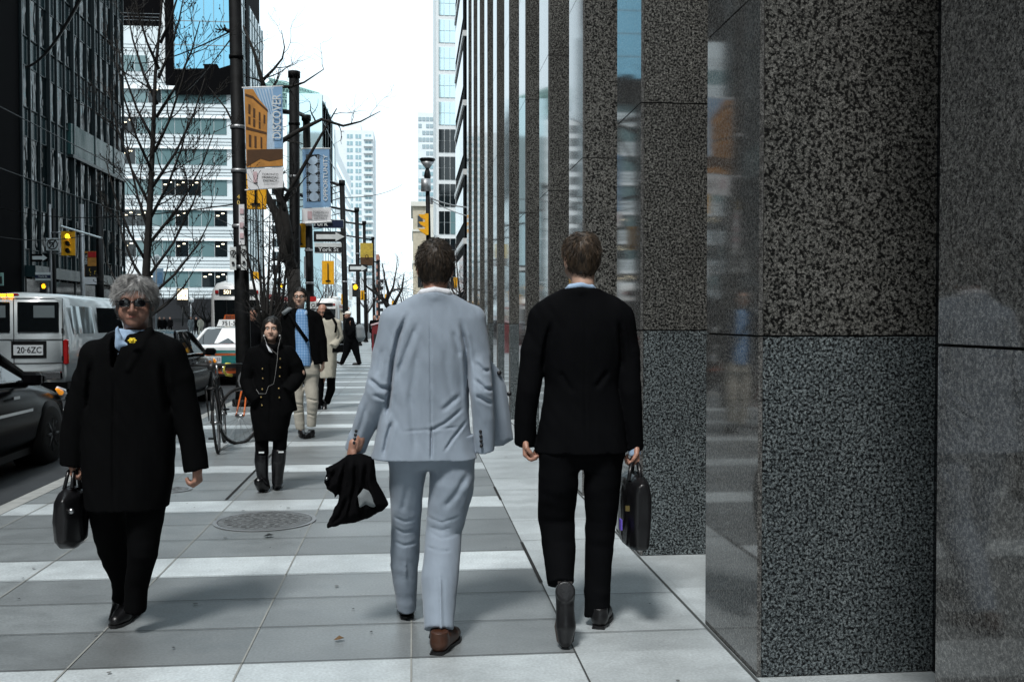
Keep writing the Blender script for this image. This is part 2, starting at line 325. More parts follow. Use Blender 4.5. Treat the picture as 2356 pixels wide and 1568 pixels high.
# paving: dark slabs, pale cross bands, pale strip along the building
def paving():
    m = bpy.data.materials.new('paving'); m.use_nodes = True; n = m.node_tree; b = n.nodes['Principled BSDF']; L = n.links.new
    g = n.nodes.new('ShaderNodeNewGeometry'); sp = n.nodes.new('ShaderNodeSeparateXYZ'); L(g.outputs['Position'], sp.inputs[0])
    def M(op, a_, b_=None, c_=None):
        q = n.nodes.new('ShaderNodeMath'); q.operation = op
        for i, k in enumerate((a_, b_, c_)):
            if k is None: continue
            if isinstance(k, (int, float)): q.inputs[i].default_value = k
            else: L(k, q.inputs[i])
        return q.outputs[0]
    X, Y = sp.outputs[0], sp.outputs[1]
    ph = M('MODULO', M('ADD', Y, 200-3.92+.0), 2.0)        # 0..2 ; band for <.48
    band = M('LESS_THAN', ph, .48)
    strip = M('GREATER_THAN', X, .725)
    near = M('LESS_THAN', Y, 4.42)
    fx = M('FLOOR', M('DIVIDE', M('ADD', X, 100*.735+.01), .735))
    row = M('FLOOR', M('DIVIDE', M('SUBTRACT', ph, .48), .5067))
    fy = M('ADD', M('MULTIPLY', M('FLOOR', M('DIVIDE', M('ADD', Y, 200-3.92), 2.0)), 5), row)
    cb = n.nodes.new('ShaderNodeCombineXYZ'); L(fx, cb.inputs[0]); L(fy, cb.inputs[1]); L(strip, cb.inputs[2])
    wn = n.nodes.new('ShaderNodeTexWhiteNoise'); L(cb.outputs[0], wn.inputs['Vector'])
    t1 = n.nodes.new('ShaderNodeTexNoise'); t1.inputs['Scale'].default_value = 1.3; t1.inputs['Detail'].default_value = 5; L(g.outputs['Position'], t1.inputs['Vector'])
    t2 = n.nodes.new('ShaderNodeTexNoise'); t2.inputs['Scale'].default_value = 75; t2.inputs['Detail'].default_value = 3; L(g.outputs['Position'], t2.inputs['Vector'])
    t3 = n.nodes.new('ShaderNodeTexNoise'); t3.inputs['Scale'].default_value = 5; t3.inputs['Detail'].default_value = 8; t3.inputs['Roughness'].default_value = .7; L(g.outputs['Position'], t3.inputs['Vector'])
    pale = M('MAXIMUM', band, strip)
    val = M('ADD', .18, M('MULTIPLY', pale, .23)); val = M('ADD', val, M('MULTIPLY', M('MULTIPLY', band, M('SUBTRACT', 1, strip)), .09))
    val = M('MULTIPLY', val, M('ADD', .86, M('MULTIPLY', wn.outputs[0], .28)))
    val = M('MULTIPLY', val, M('ADD', .55, M('MULTIPLY', t1.outputs[0], .9)))
    val = M('MULTIPLY', val, M('ADD', .62, M('MULTIPLY', t2.outputs[0], .76)))
    val = M('MULTIPLY', val, M('ADD', .6, M('MULTIPLY', t3.outputs[0], .8)))
    c = n.nodes.new('ShaderNodeCombineColor'); L(M('MULTIPLY', val, .91), c.inputs[0]); L(M('MULTIPLY', val, 1.0), c.inputs[1]); L(M('MULTIPLY', val, 1.03), c.inputs[2])
    L(c.outputs[0], b.inputs['Base Color']); L(M('ADD', .24, M('MULTIPLY', t3.outputs[0], .4)), b.inputs['Roughness']); b.inputs['Specular IOR Level'].default_value = .6
    bp = n.nodes.new('ShaderNodeBump'); bp.inputs['Strength'].default_value = .35; bp.inputs['Distance'].default_value = .002; L(t2.outputs[0], bp.inputs['Height']); L(bp.outputs[0], b.inputs['Normal'])
    MATS['paving'] = m
paving()
mat('grout_light', (.27, .28, .265), .9); mat('grout_dark', (.05, .055, .055), .9)
KX, RZ = -3.15, -.13
def struct(name, mb): return tag(mb.build(name), None, None, kind='structure')
m_ = MB(); m_.bx(-1500, 1500, -1500, 2500, RZ-.5, RZ, 'soil'); struct('ground', m_)
m_ = MB(); m_.bx(-16.4, KX-.15, -160, 1200, RZ-.1, RZ+.004, 'asphalt'); struct('road', m_)
m_ = MB(); m_.bx(-120, -16.9, 76, 92, RZ-.1, RZ+.006, 'asphalt'); struct('side_road', m_)
m_ = MB(); m_.bx(KX, 3.2, -160, 1200, -.3, 0, 'paving'); struct('pavement', m_)
m_ = MB(); m_.bx(-60, -16.55, -160, 1200, -.3, 0, 'paving'); struct('far_pavement', m_)
m_ = MB()
for i in range(40): m_.bx(KX-.15, KX-.002, -30+i*6+.01, -24+i*6-.01, -.3, .003, 'concrete_kerb')
struct('kerb', m_)
m_ = MB(); m_.bx(-16.549, -16.401, -60, 400, -.3, .003, 'concrete_kerb'); struct('far_kerb', m_)
m_ = MB()
for x in (-8.7, -7.2, -12.0, -10.5):
    m_.bx(x-.035, x+.035, -30, 500, RZ-.02, RZ+.012, 'rail')
tag(m_.build('tram_rails'), None, None, kind='structure')
m_ = MB()
for i in range(40): m_.bx(-6.3, -6.2, -20+i*9, -17+i*9, RZ+.004, RZ+.009, 'white_paint')
tag(m_.build('lane_marking'), None, None, kind='structure')
# joints of the slabs (thin sheets)
m_ = MB()
def jl(x0, y0, x1, y1, wd, m, z=.004):
    d = Vector((x1-x0, y1-y0, 0)).normalized(); n_ = Vector((-d.y, d.x, 0))*wd/2; a_, b_ = V(x0, y0, z), V(x1, y1, z)
    m_.add([a_-n_, b_-n_, b_+n_, a_+n_], [(0, 1, 2, 3)], m)
for k in range(-4, 2): jl(-.01+.735*k, 1, -.01+.735*k, 60, .008, 'grout_light' if k < 1 else 'grout_dark', .004)
jl(1.43-.012, 1, 1.43-.012, 27, .014, 'grout_dark', .004)
for i in range(-1, 28):
    y = 3.92+2*i
    for q, dy in enumerate((0, .48, .987, 1.493)):
        jl(KX, y+dy, (.725 if q else .725), y+dy+.0, .007, 'grout_dark', .0055)
    jl(.725, y+.75, 1.42, y+.75, .006, 'grout_dark', .0055); jl(.725, y+1.4, 1.42, y+1.4, .006, 'grout_dark', .0055)
for (u0, v0, u1, v1) in ((1200, 1248, 1245, 1340), (1137, 1120, 1152, 1150), (520, 1150, 650, 1020)):
    A, B = gnd(u0, v0), gnd(u1, v1); jl(A.x, A.y, B.x, B.y, .02, 'joint', .007)
struct('paving_joints', m_)
# ================================================================ granite piers on the right
PX0, PD, PWD = 1.43, .74, .95
bld = thing('office_building', 'dark granite office building with a row of square piers along the sidewalk', 'building', (2, 14, 0))
zs = [0]+[1.43*k for k in range(1, 24)]
core = MB(); core.bx(2.3, 26, -1.2, 27.2, 0, 32.8, 'black_stone'); core.build('wall', bld)
blocker = MB(); blocker.bx(.95, 26, -60, -1.3, 0, 33, 'granite_upper'); blocker.build('light_blocker', bld)  # unseen mass added behind the camera to shade the pier fronts
g = .004
py = [4.015+2.16*(i-1) for i in range(-1, 12)]
fr = MB(); sd_ = MB(); jo = MB()
jo.bx(PX0+.008, PX0+PWD-.01, .008, PD-.008, 0, zs[-1], 'joint')
for a_, b_ in zip(zs[:-1], zs[1:]):
    mm = 'granite_lower' if a_ < .1 else 'granite_upper'
    fr.bx(PX0+.02, PX0+PWD, 0, .03, a_+g, b_-g, mm); fr.bx(PX0+.02, PX0+PWD, PD-.03, PD, a_+g, b_-g, mm)
    sd_.bx(PX0, PX0+.018, .002, PD-.002, a_+g, b_-g, 'granite_polished')
mf = fr.build('front_panel'); ms = sd_.build('polished_panel'); mj = jo.build('core')
for o in (mf, ms, mj): C.objects.unlink(o)
for i, y in enumerate(py):
    e = bpy.data.objects.new('pier', None); C.objects.link(e); hook(e, bld); e.location = (0, y, 0)
    for o in (mf, ms, mj): c = o.copy(); c.name = o.name; C.objects.link(c); c.parent = e
for o in (mf, ms, mj): bpy.data.objects.remove(o)
m_ = MB(); mat('shop_glass', (.01, .012, .014), .05, spec=.8)
for i, y in enumerate(py[:-1]): m_.bx(2.2, 2.24, y+PD, y+2.16, 0, 32, 'shop_glass')
m_.build('glazing', bld)['kind'] = 'stuff'
# ================================================================ buildings
def glassmat(name, col, rough, bump, bs, spec=.8, metal=0, dist=.05, stretch=(1, 1, .35)):
    m = bpy.data.materials.new(name); m.use_nodes = True; n = m.node_tree; b = n.nodes['Principled BSDF']; L = n.links.new
    b.inputs['Base Color'].default_value = (*col, 1); b.inputs['Roughness'].default_value = rough; b.inputs['Specular IOR Level'].default_value = spec; b.inputs['Metallic'].default_value = metal
    g_ = n.nodes.new('ShaderNodeNewGeometry'); mp = n.nodes.new('ShaderNodeMapping'); mp.inputs['Scale'].default_value = stretch; t = n.nodes.new('ShaderNodeTexNoise'); t.inputs['Scale'].default_value = bs; t.inputs['Detail'].default_value = 2
    L(g_.outputs['Position'], mp.inputs[0]); L(mp.outputs[0], t.inputs['Vector']); bp = n.nodes.new('ShaderNodeBump'); bp.inputs['Strength'].default_value = bump; bp.inputs['Distance'].default_value = dist
    L(t.outputs[0], bp.inputs['Height']); L(bp.outputs[0], b.inputs['Normal'])
    MATS[name] = m
glassmat('curtain_glass', (.002, .006, .007), .03, 1.0, 1.5, spec=.5, dist=.13)
glassmat('spandrel_glass', (.016, .032, .036), .2, .6, .5, spec=.4, dist=.08)
glassmat('teal_glass', (.12, .2, .21), .08, .2, .4, spec=.8)
glassmat('bridge_glass', (.03, .08, .08), .12, .4, .6, spec=.6)
glassmat('dark_glass', (.008, .012, .014), .06, .3, .4, spec=.6)
glassmat('blue_glass', (.22, .48, .62), .03, .25, .15, metal=.85, dist=.05, stretch=(1, 1, 1))
glassmat('pale_glass', (.6, .78, .82), .05, .25, .3, metal=.6, dist=.03)
glassmat('grey_facade', (.3, .36, .38), .12, .9, 1.1, metal=.5, dist=.06)
mat('white_clad', (.62, .68, .70), .5, var=.06, scale=.5); mat('bright_clad', (.82, .85, .86), .6, var=.04, scale=.5); mat('clad_line', (.12, .14, .15), .6)
mat('mullion', (.2, .24, .25), .4, metal=.4); mat('beige_stone', (.42, .37, .28), .8, var=.15, scale=1.5); mat('beige_trim', (.6, .58, .52), .8)
mat('green_steel', (.25, .42, .38), .5, var=.1); mat('trim_white', (.6, .62, .62), .5); mat('pale_conc', (.62, .66, .68), .7, var=.05, scale=.3)
mat('brick', (.3, .13, .09), .8, var=.2); mat('storefront', (.012, .012, .014), .3); mat('yellow_line', (.6, .42, .1), .5)
def LX(X, u):    # street depth where column u meets the plane x = X
    d = ray(u, 734); return X*d.y/d.x
# black tower far left
b = thing('dark_tower', 'black stone tower at the left edge behind the white van', 'building', (-26, 20, 0))
m_ = MB(); m_.bx(-45, -20, -110, 53.4, 0, 46, 'black_stone'); m_.build('wall', b)  # unseen length behind the camera added to block sky light from the left
wm = MB(); wm.bx(0, .06, -.8, .8, 0, 2.2, 'dark_glass'); w0 = wm.build('window', None); hook(w0, b); w0.location = (-20, -18, 5)
for k in range(6):
    for j in range(14):
        if k == j == 0: continue
        c = w0.copy(); C.objects.link(c); c.location = (-20, -18+j*5, 5+k*5)
# glass curtain wall building
b = thing('glass_office', 'dark teal glass curtain wall office block left of the white banded block', 'building', (-26, 62, 0))
Y0, Y1 = 53.6, 72.0
m_ = MB(); m_.bx(-44, -20.15, Y0, Y1-.1, 0, 44, 'spandrel_glass'); m_.build('wall', b)
for k in range(11):
    z = 5.2+k*3.7
    m_ = MB()
    nb = 14
    for j in range(nb):
        y = Y0+(Y1-Y0)*j/nb; tl = random.uniform(-.012, .012); tz = random.uniform(-.01, .01); w_ = (Y1-Y0)/nb-.06
        m_.add([(-20.10+tl, y+.03, z), (-20.10-tl, y+.03+w_, z), (-20.10-tl+tz, y+.03+w_, z+2.1), (-20.10+tl+tz, y+.03, z+2.1)], [(0, 1, 2, 3)], 'curtain_glass')
    m_.bx(-20.14, -20.06, Y0, Y1, z-.06, z-.005, 'mullion_dark'); m_.bx(-20.14, -20.06, Y0, Y1, z+2.105, z+2.16, 'mullion_dark')
    m_.build('window_band', b)
m_ = MB()
for j in range(15):
    y = Y0+(Y1-Y0)*j/14; m_.bx(-20.13, -19.98, y-.035, y+.035, 0, 44, 'mullion_dark')
for j in range(0, 15, 3):
    y = Y0+(Y1-Y0)*j/14; m_.bx(-20.0, -19.9, y-.06, y+.06, 0, 44, 'mullion_dark')
m_.build('mullions', b)
m_ = MB(); m_.bx(-20.6, -19.95, 61, 71.9, 11.2, 13.0, 'bridge_glass'); m_.bx(-20.6, -19.83, 61, 71.92, 11.0, 11.18, 'mullion_dark'); m_.build('glass_bridge', b)
m_ = MB(); m_.bx(-20.2, -19.95, 54, 71.9, .1, 3.6, 'shop_glass'); m_.bx(-20.3, -19.5, 54, 71.9, 3.7, 4.3, 'spandrel_glass'); m_.build('storefront', b)
# white banded office block with black and blue glass upper storeys
b = thing('banded_office', 'white office block with horizontal window bands under a black and blue glass tower', 'building', (-28, 130, 0))
XL, XR, YF = -38, -21.4, 125.0
zt = 29.8
m_ = MB(); m_.bx(XL-14, XR, YF, YF+20, 0, zt, 'white_clad'); m_.bx(XL-14, at(384, 300, YF).x, YF-.02, YF+20, zt, 36.9, 'white_clad'); m_.build('wall', b)
m_ = MB(); fl = 3.72
for k in range(10):
    z = 1.7+k*fl+2.45
    for q in (0, .38, .8): m_.bx(XL-14, XR+.02, YF-.05, YF-.021, z+q-.05, z+q, 'clad_line')
m_.bx(XL-14, XR+.3, YF-.35, YF-.051, zt-.5, zt-.05, 'bright_clad')
for k in range(10):
    z = 1.7+k*fl+1.9
    if z < 28: m_.bx(XL-14, XR+.1, YF-.25, YF-.06, z, z+.28, 'bright_clad')
m_.build('ledges', b)
for k in range(0, 10):
    z = 1.7+k*fl+.0; xr = XR-.6 if z+2 < zt else at(372, 300, YF).x
    if z+1.9 > 36.5: break
    m_ = MB(); nx = int((xr-XL+14)/1.55)
    for j in range(nx):
        x0 = XL-14+j*1.55+.04; q = random.random(); dk = q < (.55 if j < nx*.62 else .22)
        m_.bx(x0, x0+1.47, YF-.06, YF-.03, z, z+1.9, 'dark_glass' if dk else 'teal_glass')
        if dk and q < .35:
            for t in range(2): m_.bx(x0+.2+t*.6, x0+.55+t*.6, YF-.1, YF-.065, z+1.2+t*.28, z+1.32+t*.28, 'ceiling_lit')
    m_.build('window_band', b)
m_ = MB(); m_.bx(XL-14, at(384, 300, YF).x+.01, YF+.5, YF+19, 36.9, 62, 'black_stone'); m_.bx(at(384, 300, YF).x+.02, XR, YF-.4, YF+19, zt+.01, 62, 'black_stone'); m_.build('upper_tower', b)
x0, x1 = at(404, 200, YF).x, XR-.2
m_ = MB(); m_.bx(x0, x1, YF-.47, YF-.41, zt+2, 61, 'blue_glass'); m_.build('blue_glazing', b)
m_ = MB()
for k in range(14): m_.bx(x0, x1, YF-.5, YF-.475, zt+1.9+k*2.9, zt+2+k*2.9, 'mullion')
for k in range(7): m_.bx(x0+(x1-x0)*k/6-.03, x0+(x1-x0)*k/6+.03, YF-.502, YF-.478, zt+2, 61, 'mullion')
m_.build('mullions', b)
a_ = [at(385, 219, YF-.52), at(520, 219, YF-.52)]
m_ = MB(); pl = [(404, 219), (404, 175), (420, 160), (420, 178), (437, 175), (437, 158), (470, 158), (470, 148), (500, 148), (505, 158), (530, 150), (538, 219)]
pp = [at(u, v, YF-.52) for u, v in pl]; m_.prism([(p.x, p.z) for p in pp], (0, YF-.54, 0), (1, 0, 0), (0, 0, 1), .05, 'black_stone'); m_.build('painted_skyline', b)  # black skyline outline painted over the blue glass as its reflection
m_ = MB(); m_.bx(at(375, 90, YF).x, at(382, 90, YF).x, YF-.5, YF-.3, zt+.5, 62, 'trim_white'); m_.build('white_fin', b)
m_ = MB(); m_.bx(XL-14, XR+.1, YF-.12, YF-.06, .1, 1.55, 'storefront'); m_.bx(XL-14, XR+.1, YF-.2, YF-.13, 2.9, 3.1, 'yellow_line'); m_.bx(XL-14, XR+.12, YF-.4, YF-.125, 1.55, 4.0, 'storefront'); m_.build('storefront', b)
# slanted glass tower (street facade)
b = thing('grey_glass_tower', 'grey reflective glass tower rising behind the tall black pole', 'building', (-26, 140, 0))
m_ = MB(); m_.bx(-38, -21.0, 125.6, 144, 36, 42, 'grey_facade'); m_.bx(-38, -21, 145.01-19.3, 144, 0, 36, 'grey_facade'); m_.build('wall', b)
m_ = MB()
for k in range(13): m_.bx(-21.0, -20.93, 125.7, 144, 2+k*3.2, 2.15+k*3.2, 'mullion')
for k in range(9): m_.bx(-21.0, -20.9, 126+k*2.2, 126.12+k*2.2, 0, 42, 'mullion')
m_.prism([(130.5, 16), (131.6, 16), (131.6, 42.03), (129.2, 42.03)], (-20.92, 0, 0), (0, 1, 0), (0, 0, 1), .1, 'black_stone')
m_.build('mullions', b)
# hotel with green truss roof
b = thing('white_hotel', 'white block of square windows under a green steel truss roof', 'building', (-30, 240, 0))
YF = 238; m_ = MB(); xl, xr = at(595, 300, YF).x-30, -21.1
m_.bx(xl, xr, YF, YF+30, 0, at(700, 265, YF).z, 'bright_clad'); zt = at(700, 265, YF).z
m_.bx(at(700, 300, YF).x, -21, YF-.6, YF+28, at(700, 262, YF).z-18, at(700, 233, YF).z, 'dark_glass'); m_.build('wall', b)
wm = MB(); wm.bx(-1.05, 1.05, -.1, 0, -.95, .95, 'dark_glass'); wm.bx(-.06, .06, -.14, -.11, -.95, .95, 'mullion'); w0 = wm.build('window'); hook(w0, b)
w0.location = (xr-6.5, YF, 4); k_ = 0
for k in range(15):
    for j in range(6):
        if k == j == 0: continue
        c = w0.copy(); C.objects.link(c); c.location = (xr-6.5-j*4.1, YF, 4+k*3.08)
m_ = MB(); A = [(at(u, v, YF)) for u, v in ((607, 190), (620, 178), (655, 182), (735, 215), (747, 237), (607, 237))]
m_.prism([(p.x, p.z) for p in A], (0, YF+12, 0), (1, 0, 0), (0, 0, 1), 20, 'teal_glass')
def zz(u0, v0, u1, v1, n_, h):
    P0, P1 = at(u0, v0, YF+1), at(u1, v1, YF+1)
    for i in range(n_):
        a_ = P0.lerp(P1, i/n_); b_ = P0.lerp(P1, (i+1)/n_); c_ = (a_+b_)/2+V(0, 0, h)
        m_.tube([a_, c_, b_], .13, 'green_steel', 4, False); m_.tube([a_, b_], .16, 'green_steel', 4, False); m_.tube([c_, c_+(b_-a_)], .1, 'green_steel', 4, False)
zz(610, 192, 735, 222, 16, -2.0); zz(620, 180, 735, 215, 16, -1.2); zz(625, 250, 700, 250, 9, 2.2); zz(610, 205, 740, 232, 16, -1.5)
m_.build('truss_roof', b)
b = thing('curved_glass_block', 'pale curved glass block beside the green truss roof', 'building', (-26, 255, 0))
m_ = MB(); top = [(236.5, 0), (276, 0), (276, 50), (273, 55), (266, 58.5), (255, 57.5), (236.5, 54)]
m_.prism(top, (-25, 0, 0), (0, 1, 0), (0, 0, 1), 8, 'pale_glass'); m_.build('wall', b)
m_ = MB()
for k in range(8): m_.bx(-20.98, -20.9, 237, 276, 6+k*6, 6.15+k*6, 'mullion')
for k in range(6): m_.bx(-20.98, -20.9, 238+k*7.4, 238.2+k*7.4, 0, 54, 'mullion')
m_.build('mullions', b)
b = thing('striped_office', 'white office with sloping roofline before the balcony tower', 'building', (-26, 310, 0))
m_ = MB(); m_.prism([(277, 0), (347, 0), (347, 49), (290, 49), (277, 52)], (-25, 0, 0), (0, 1, 0), (0, 0, 1), 8, 'bright_clad'); m_.build('wall', b)
for k in range(12):
    m_ = MB(); m_.bx(-20.98, -20.9, 279, 346, 4+k*3.6, 5.5+k*3.6, 'pale_glass'); m_.build('window_band', b)
# balcony apartment tower
b = thing('apartment_tower', 'tall white apartment tower with stacked balconies at the street end', 'building', (-21, 430, 0))
YF = 420; xl, xr = at(797, 400, YF).x, at(860, 400, YF).x; zt = at(830, 300, YF).z
m_ = MB(); m_.bx(xl-8, xr, YF, YF+25, 0, zt, 'pale_conc'); m_.bx(xl, xl+6, YF+2, YF+20, zt, zt+3, 'pale_conc'); m_.build('wall', b)
mat('apt_window', (.25, .38, .42), .15)
wm = MB(); wm.bx(-1.2, 1.2, -.1, -.01, -.85, .85, 'apt_window'); wm.bx(-.08, .08, -.16, -.11, -.85, .85, 'white_paint'); w0 = wm.build('window'); hook(w0, b); w0.location = (xl+1.5, YF, 20)
bm_ = MB(); bm_.bx(-1.9, 1.9, -1.6, -.02, -1.4, -1.2, 'white_paint'); bm_.bx(-1.9, 1.9, -1.65, -1.55, -1.2, -.4, 'white_clad'); b0 = bm_.build('balcony'); hook(b0, b); b0.location = (xr-2.2, YF, 20)
for k in range(21):
    z = 20+k*2.87
    for j, x in enumerate((xl+1.5, xl+5, xr-2.2)):
        if k == 0 and j == 0: continue
        c = w0.copy(); C.objects.link(c); c.location = (x, YF, z)
    if k: c = b0.copy(); C.objects.link(c); c.location = (xr-2.2, YF, z)
# end of street
for i, (u0, u1, v, Y, m, nm, lab) in enumerate(((858, 872, 585, 520, 'brick', 'brick_block', 'narrow brick red block at the vanishing end of the street'),
        (868, 884, 640, 560, 'pale_conc', 'low_block', 'low pale block right of the brick block at the street end'), (884, 945, 690, 700, 'pale_conc', 'distant_block', 'small distant block seen through the bare crown of the street tree'))):
    b = thing(nm, lab, 'building', (at(u0, 700, Y).x, Y, 0)); m_ = MB(); m_.bx(at(u0, 700, Y).x, at(u1, 700, Y).x, Y, Y+20, -.2, at(u0, v, Y).z, m); m_.build('wall', b)
    m_ = MB(); x0, x1, zt = at(u0, 700, Y).x, at(u1, 700, Y).x, at(u0, v, Y).z
    for k in range(int(zt/4)): m_.bx(x0+.5, x1-.5, Y-.2, Y-.05, 2+k*4, 3.6+k*4, 'dark_glass')
    m_.build('window_band', b)
# right side
b = thing('stone_block', 'beige stone building with cornice behind the grey suited man', 'building', (3, 205, 0))
m_ = MB(); m_.bx(.05, 9, 200, 225, -.2, 24.0, 'beige_stone'); m_.bx(-.35, 9, 199.5, 225, 24.0, 24.9, 'beige_trim'); m_.bx(-.1, 9, 199.8, 225, 19, 19.4, 'beige_trim'); m_.bx(-.1, 9, 199.8, 225, 12.6, 13.2, 'beige_trim'); m_.bx(2.6, 5, 199.4, 200, 0, 23.9, 'beige_trim'); m_.build('wall', b)
for x in (1.5,):
    for z in (4, 9, 15, 21):
        m_ = MB(); m_.bx(x-.5, x+.5, 199.9, 199.97, z-1.1, z+1.1, 'dark_glass'); m_.build('window', b)
b = thing('distant_tower', 'pale distant tower rising above the street lamp', 'building', (6, 455, 0))
m_ = MB(); m_.bx(2.5, 11.5, 450, 470, 0, 94, 'pale_conc'); m_.build('wall', b)
for k in range(26):
    m_ = MB()
    for j in range(5): 
        if random.random() < .85: m_.bx(2.7+j*1.7, 4.1+j*1.7, 449.8, 449.95, 14+k*3.05, 15.7+k*3.05, 'apt_window' if k < 20 else 'grey_facade')
    m_.build('window_band', b)
b = thing('cyan_glass_tower', 'pale cyan glass tower with white floor bands behind the black facade', 'building', (8, 140, 0))
YF = 137; xl, xr = at(1004, 400, YF).x, 15
m_ = MB(); m_.bx(xl, xr, YF, YF+20, 0, 66, 'trim_white'); m_.build('wall', b)
for k in range(17):
    z = 2+k*3.72; m_ = MB(); top = z > 26.5
    for j in range(8):
        x = xl+.35+j*.78+(.0); gm = 'pale_glass' if top else ('dark_glass' if (k+j) % 5 or j < 2 else 'teal_glass')
        m_.bx(x, x+.7, YF-.08, YF-.03, z, z+1.55, gm); m_.bx(x, x+.7, YF-.08, YF-.03, z+1.62, z+3.1, gm)
    m_.build('window_band', b)
b = thing('black_facade_block', 'black facade block with white stepped frames beside the granite piers', 'building', (8, 84, 0))
m_ = MB(); m_.bx(4.0, 5.1, 77, 92.5, 0, 60, 'black_stone'); m_.bx(4.7, 5.4, 60, 76.99, 0, 60, 'black_stone'); m_.build('wall', b)
for k in range(9):
    z = 7.3+k*5.3
    m_ = MB(); m_.bx(3.86, 4.0, 76.9, 92.4, z, z+.45, 'trim_white'); m_.bx(3.87, 5.0, 76.8, 76.99, z+.005, z+.44, 'trim_white'); m_.build('frame', b)
    m_ = MB(); m_.bx(4.1, 4.66, 76.9, 76.985, z-4.4, z-.3, 'dark_glass'); m_.bx(3.93, 3.99, 78, 92, z-3.6, z-.8, 'dark_glass'); m_.build('window_band', b)
# ================================================================ people
mat('skin', (.36, .19, .135), .5, var=.12, scale=40, bump=.1, bscale=300); mat('skin_old_shaded', (.24, .125, .09), .55, var=.15, scale=40, bump=.2, bscale=200); mat('skin_pale', (.5, .32, .24), .5, var=.1, scale=40)  # old man's skin tone darkened to carry the shade on his face
mat('eye_white', (.6, .6, .58), .2, var=0); mat('eye_dark', (.01, .008, .006), .15, var=0); mat('lip', (.28, .10, .08), .45, var=.1); mat('brow', (.02, .014, .01), .8)
def cloth(name, col, weave=900, bump=.25, rough=.85, sheen=.15, var=.1, big=6, dd=.0006):
    m = mat(name, col, rough, var=var, scale=big, sheen=sheen, spec=.2 if max(col) > .02 else .03); n = m.node_tree; b = n.nodes['Principled BSDF']; L = n.links.new
    g_ = n.nodes.new('ShaderNodeNewGeometry'); mp = n.nodes.new('ShaderNodeMapping'); mp.inputs['Scale'].default_value = (1, .4, .25); t = n.nodes.new('ShaderNodeTexNoise'); t.inputs['Scale'].default_value = weave; t.inputs['Detail'].default_value = 3
    L(g_.outputs['Position'], mp.inputs[0]); L(mp.outputs[0], t.inputs['Vector'])
    t2 = n.nodes.new('ShaderNodeTexNoise'); t2.inputs['Scale'].default_value = 26; t2.inputs['Detail'].default_value = 3; L(mp.outputs[0], t2.inputs['Vector'])
    b1 = n.nodes.new('ShaderNodeBump'); b1.inputs['Strength'].default_value = bump; b1.inputs['Distance'].default_value = dd; L(t.outputs[0], b1.inputs['Height'])
    b2 = n.nodes.new('ShaderNodeBump'); b2.inputs['Strength'].default_value = .5; b2.inputs['Distance'].default_value = .006; L(t2.outputs[0], b2.inputs['Height']); L(b1.outputs[0], b2.inputs['Normal']); L(b2.outputs[0], b.inputs['Normal'])
    return m
cloth('grey_suit', (.25, .30, .36)); cloth('dark_suit', (.0035, .0038, .0045), sheen=0); cloth('black_coat', (.003, .0032, .0035), sheen=0); cloth('black_knit', (.0035, .0035, .004), sheen=0)
cloth('khaki', (.36, .34, .29)); cloth('beige_coat', (.42, .40, .33)); cloth('shirt_blue', (.32, .45, .62), big=20); cloth('shirt_white', (.7, .72, .76)); cloth('grey_pack', (.16, .18, .19)); cloth('white_cap', (.72, .7, .64))
def plaid():
    m = bpy.data.materials.new('plaid'); m.use_nodes = True; n = m.node_tree; b = n.nodes['Principled BSDF']; L = n.links.new; b.inputs['Roughness'].default_value = .8
    g_ = n.nodes.new('ShaderNodeNewGeometry'); sp = n.nodes.new('ShaderNodeSeparateXYZ'); L(g_.outputs['Position'], sp.inputs[0]); o = []
    for i in (0, 2):
        q = n.nodes.new('ShaderNodeMath'); q.operation = 'MULTIPLY'; q.inputs[1].default_value = 330; L(sp.outputs[i], q.inputs[0]); r = n.nodes.new('ShaderNodeMath'); r.operation = 'SINE'; L(q.outputs[0], r.inputs[0]); o.append(r.outputs[0])
    ad = n.nodes.new('ShaderNodeMath'); L(o[0], ad.inputs[0]); L(o[1], ad.inputs[1]); r = n.nodes.new('ShaderNodeValToRGB'); r.color_ramp.elements[0].color = (.06, .2, .45, 1); r.color_ramp.elements[1].color = (.42, .6, .78, 1); r.color_ramp.elements[0].position = .2
    L(ad.outputs[0], r.inputs[0]); L(r.outputs[0], b.inputs['Base Color']); MATS['plaid'] = m
plaid()
mat('leather_black', (.006, .006, .007), .35, var=.2, scale=30, bump=.3, bscale=150); mat('leather_brown', (.05, .018, .008), .4, var=.4, scale=14); mat('rubber_boot', (.004, .004, .005), .28)
mat('sole_dark', (.022, .016, .013), .5); mat('sock', (.006, .006, .007), .9); mat('brass', (.4, .3, .12), .3, metal=1); mat('button', (.01, .01, .012), .3); mat('daffodil', (.75, .55, .02), .6, var=.2, scale=60); mat('glasses', (.003, .003, .004), .1)
mat('wire_white', (.6, .6, .6), .5); mat('purple', (.12, .08, .45), .5)
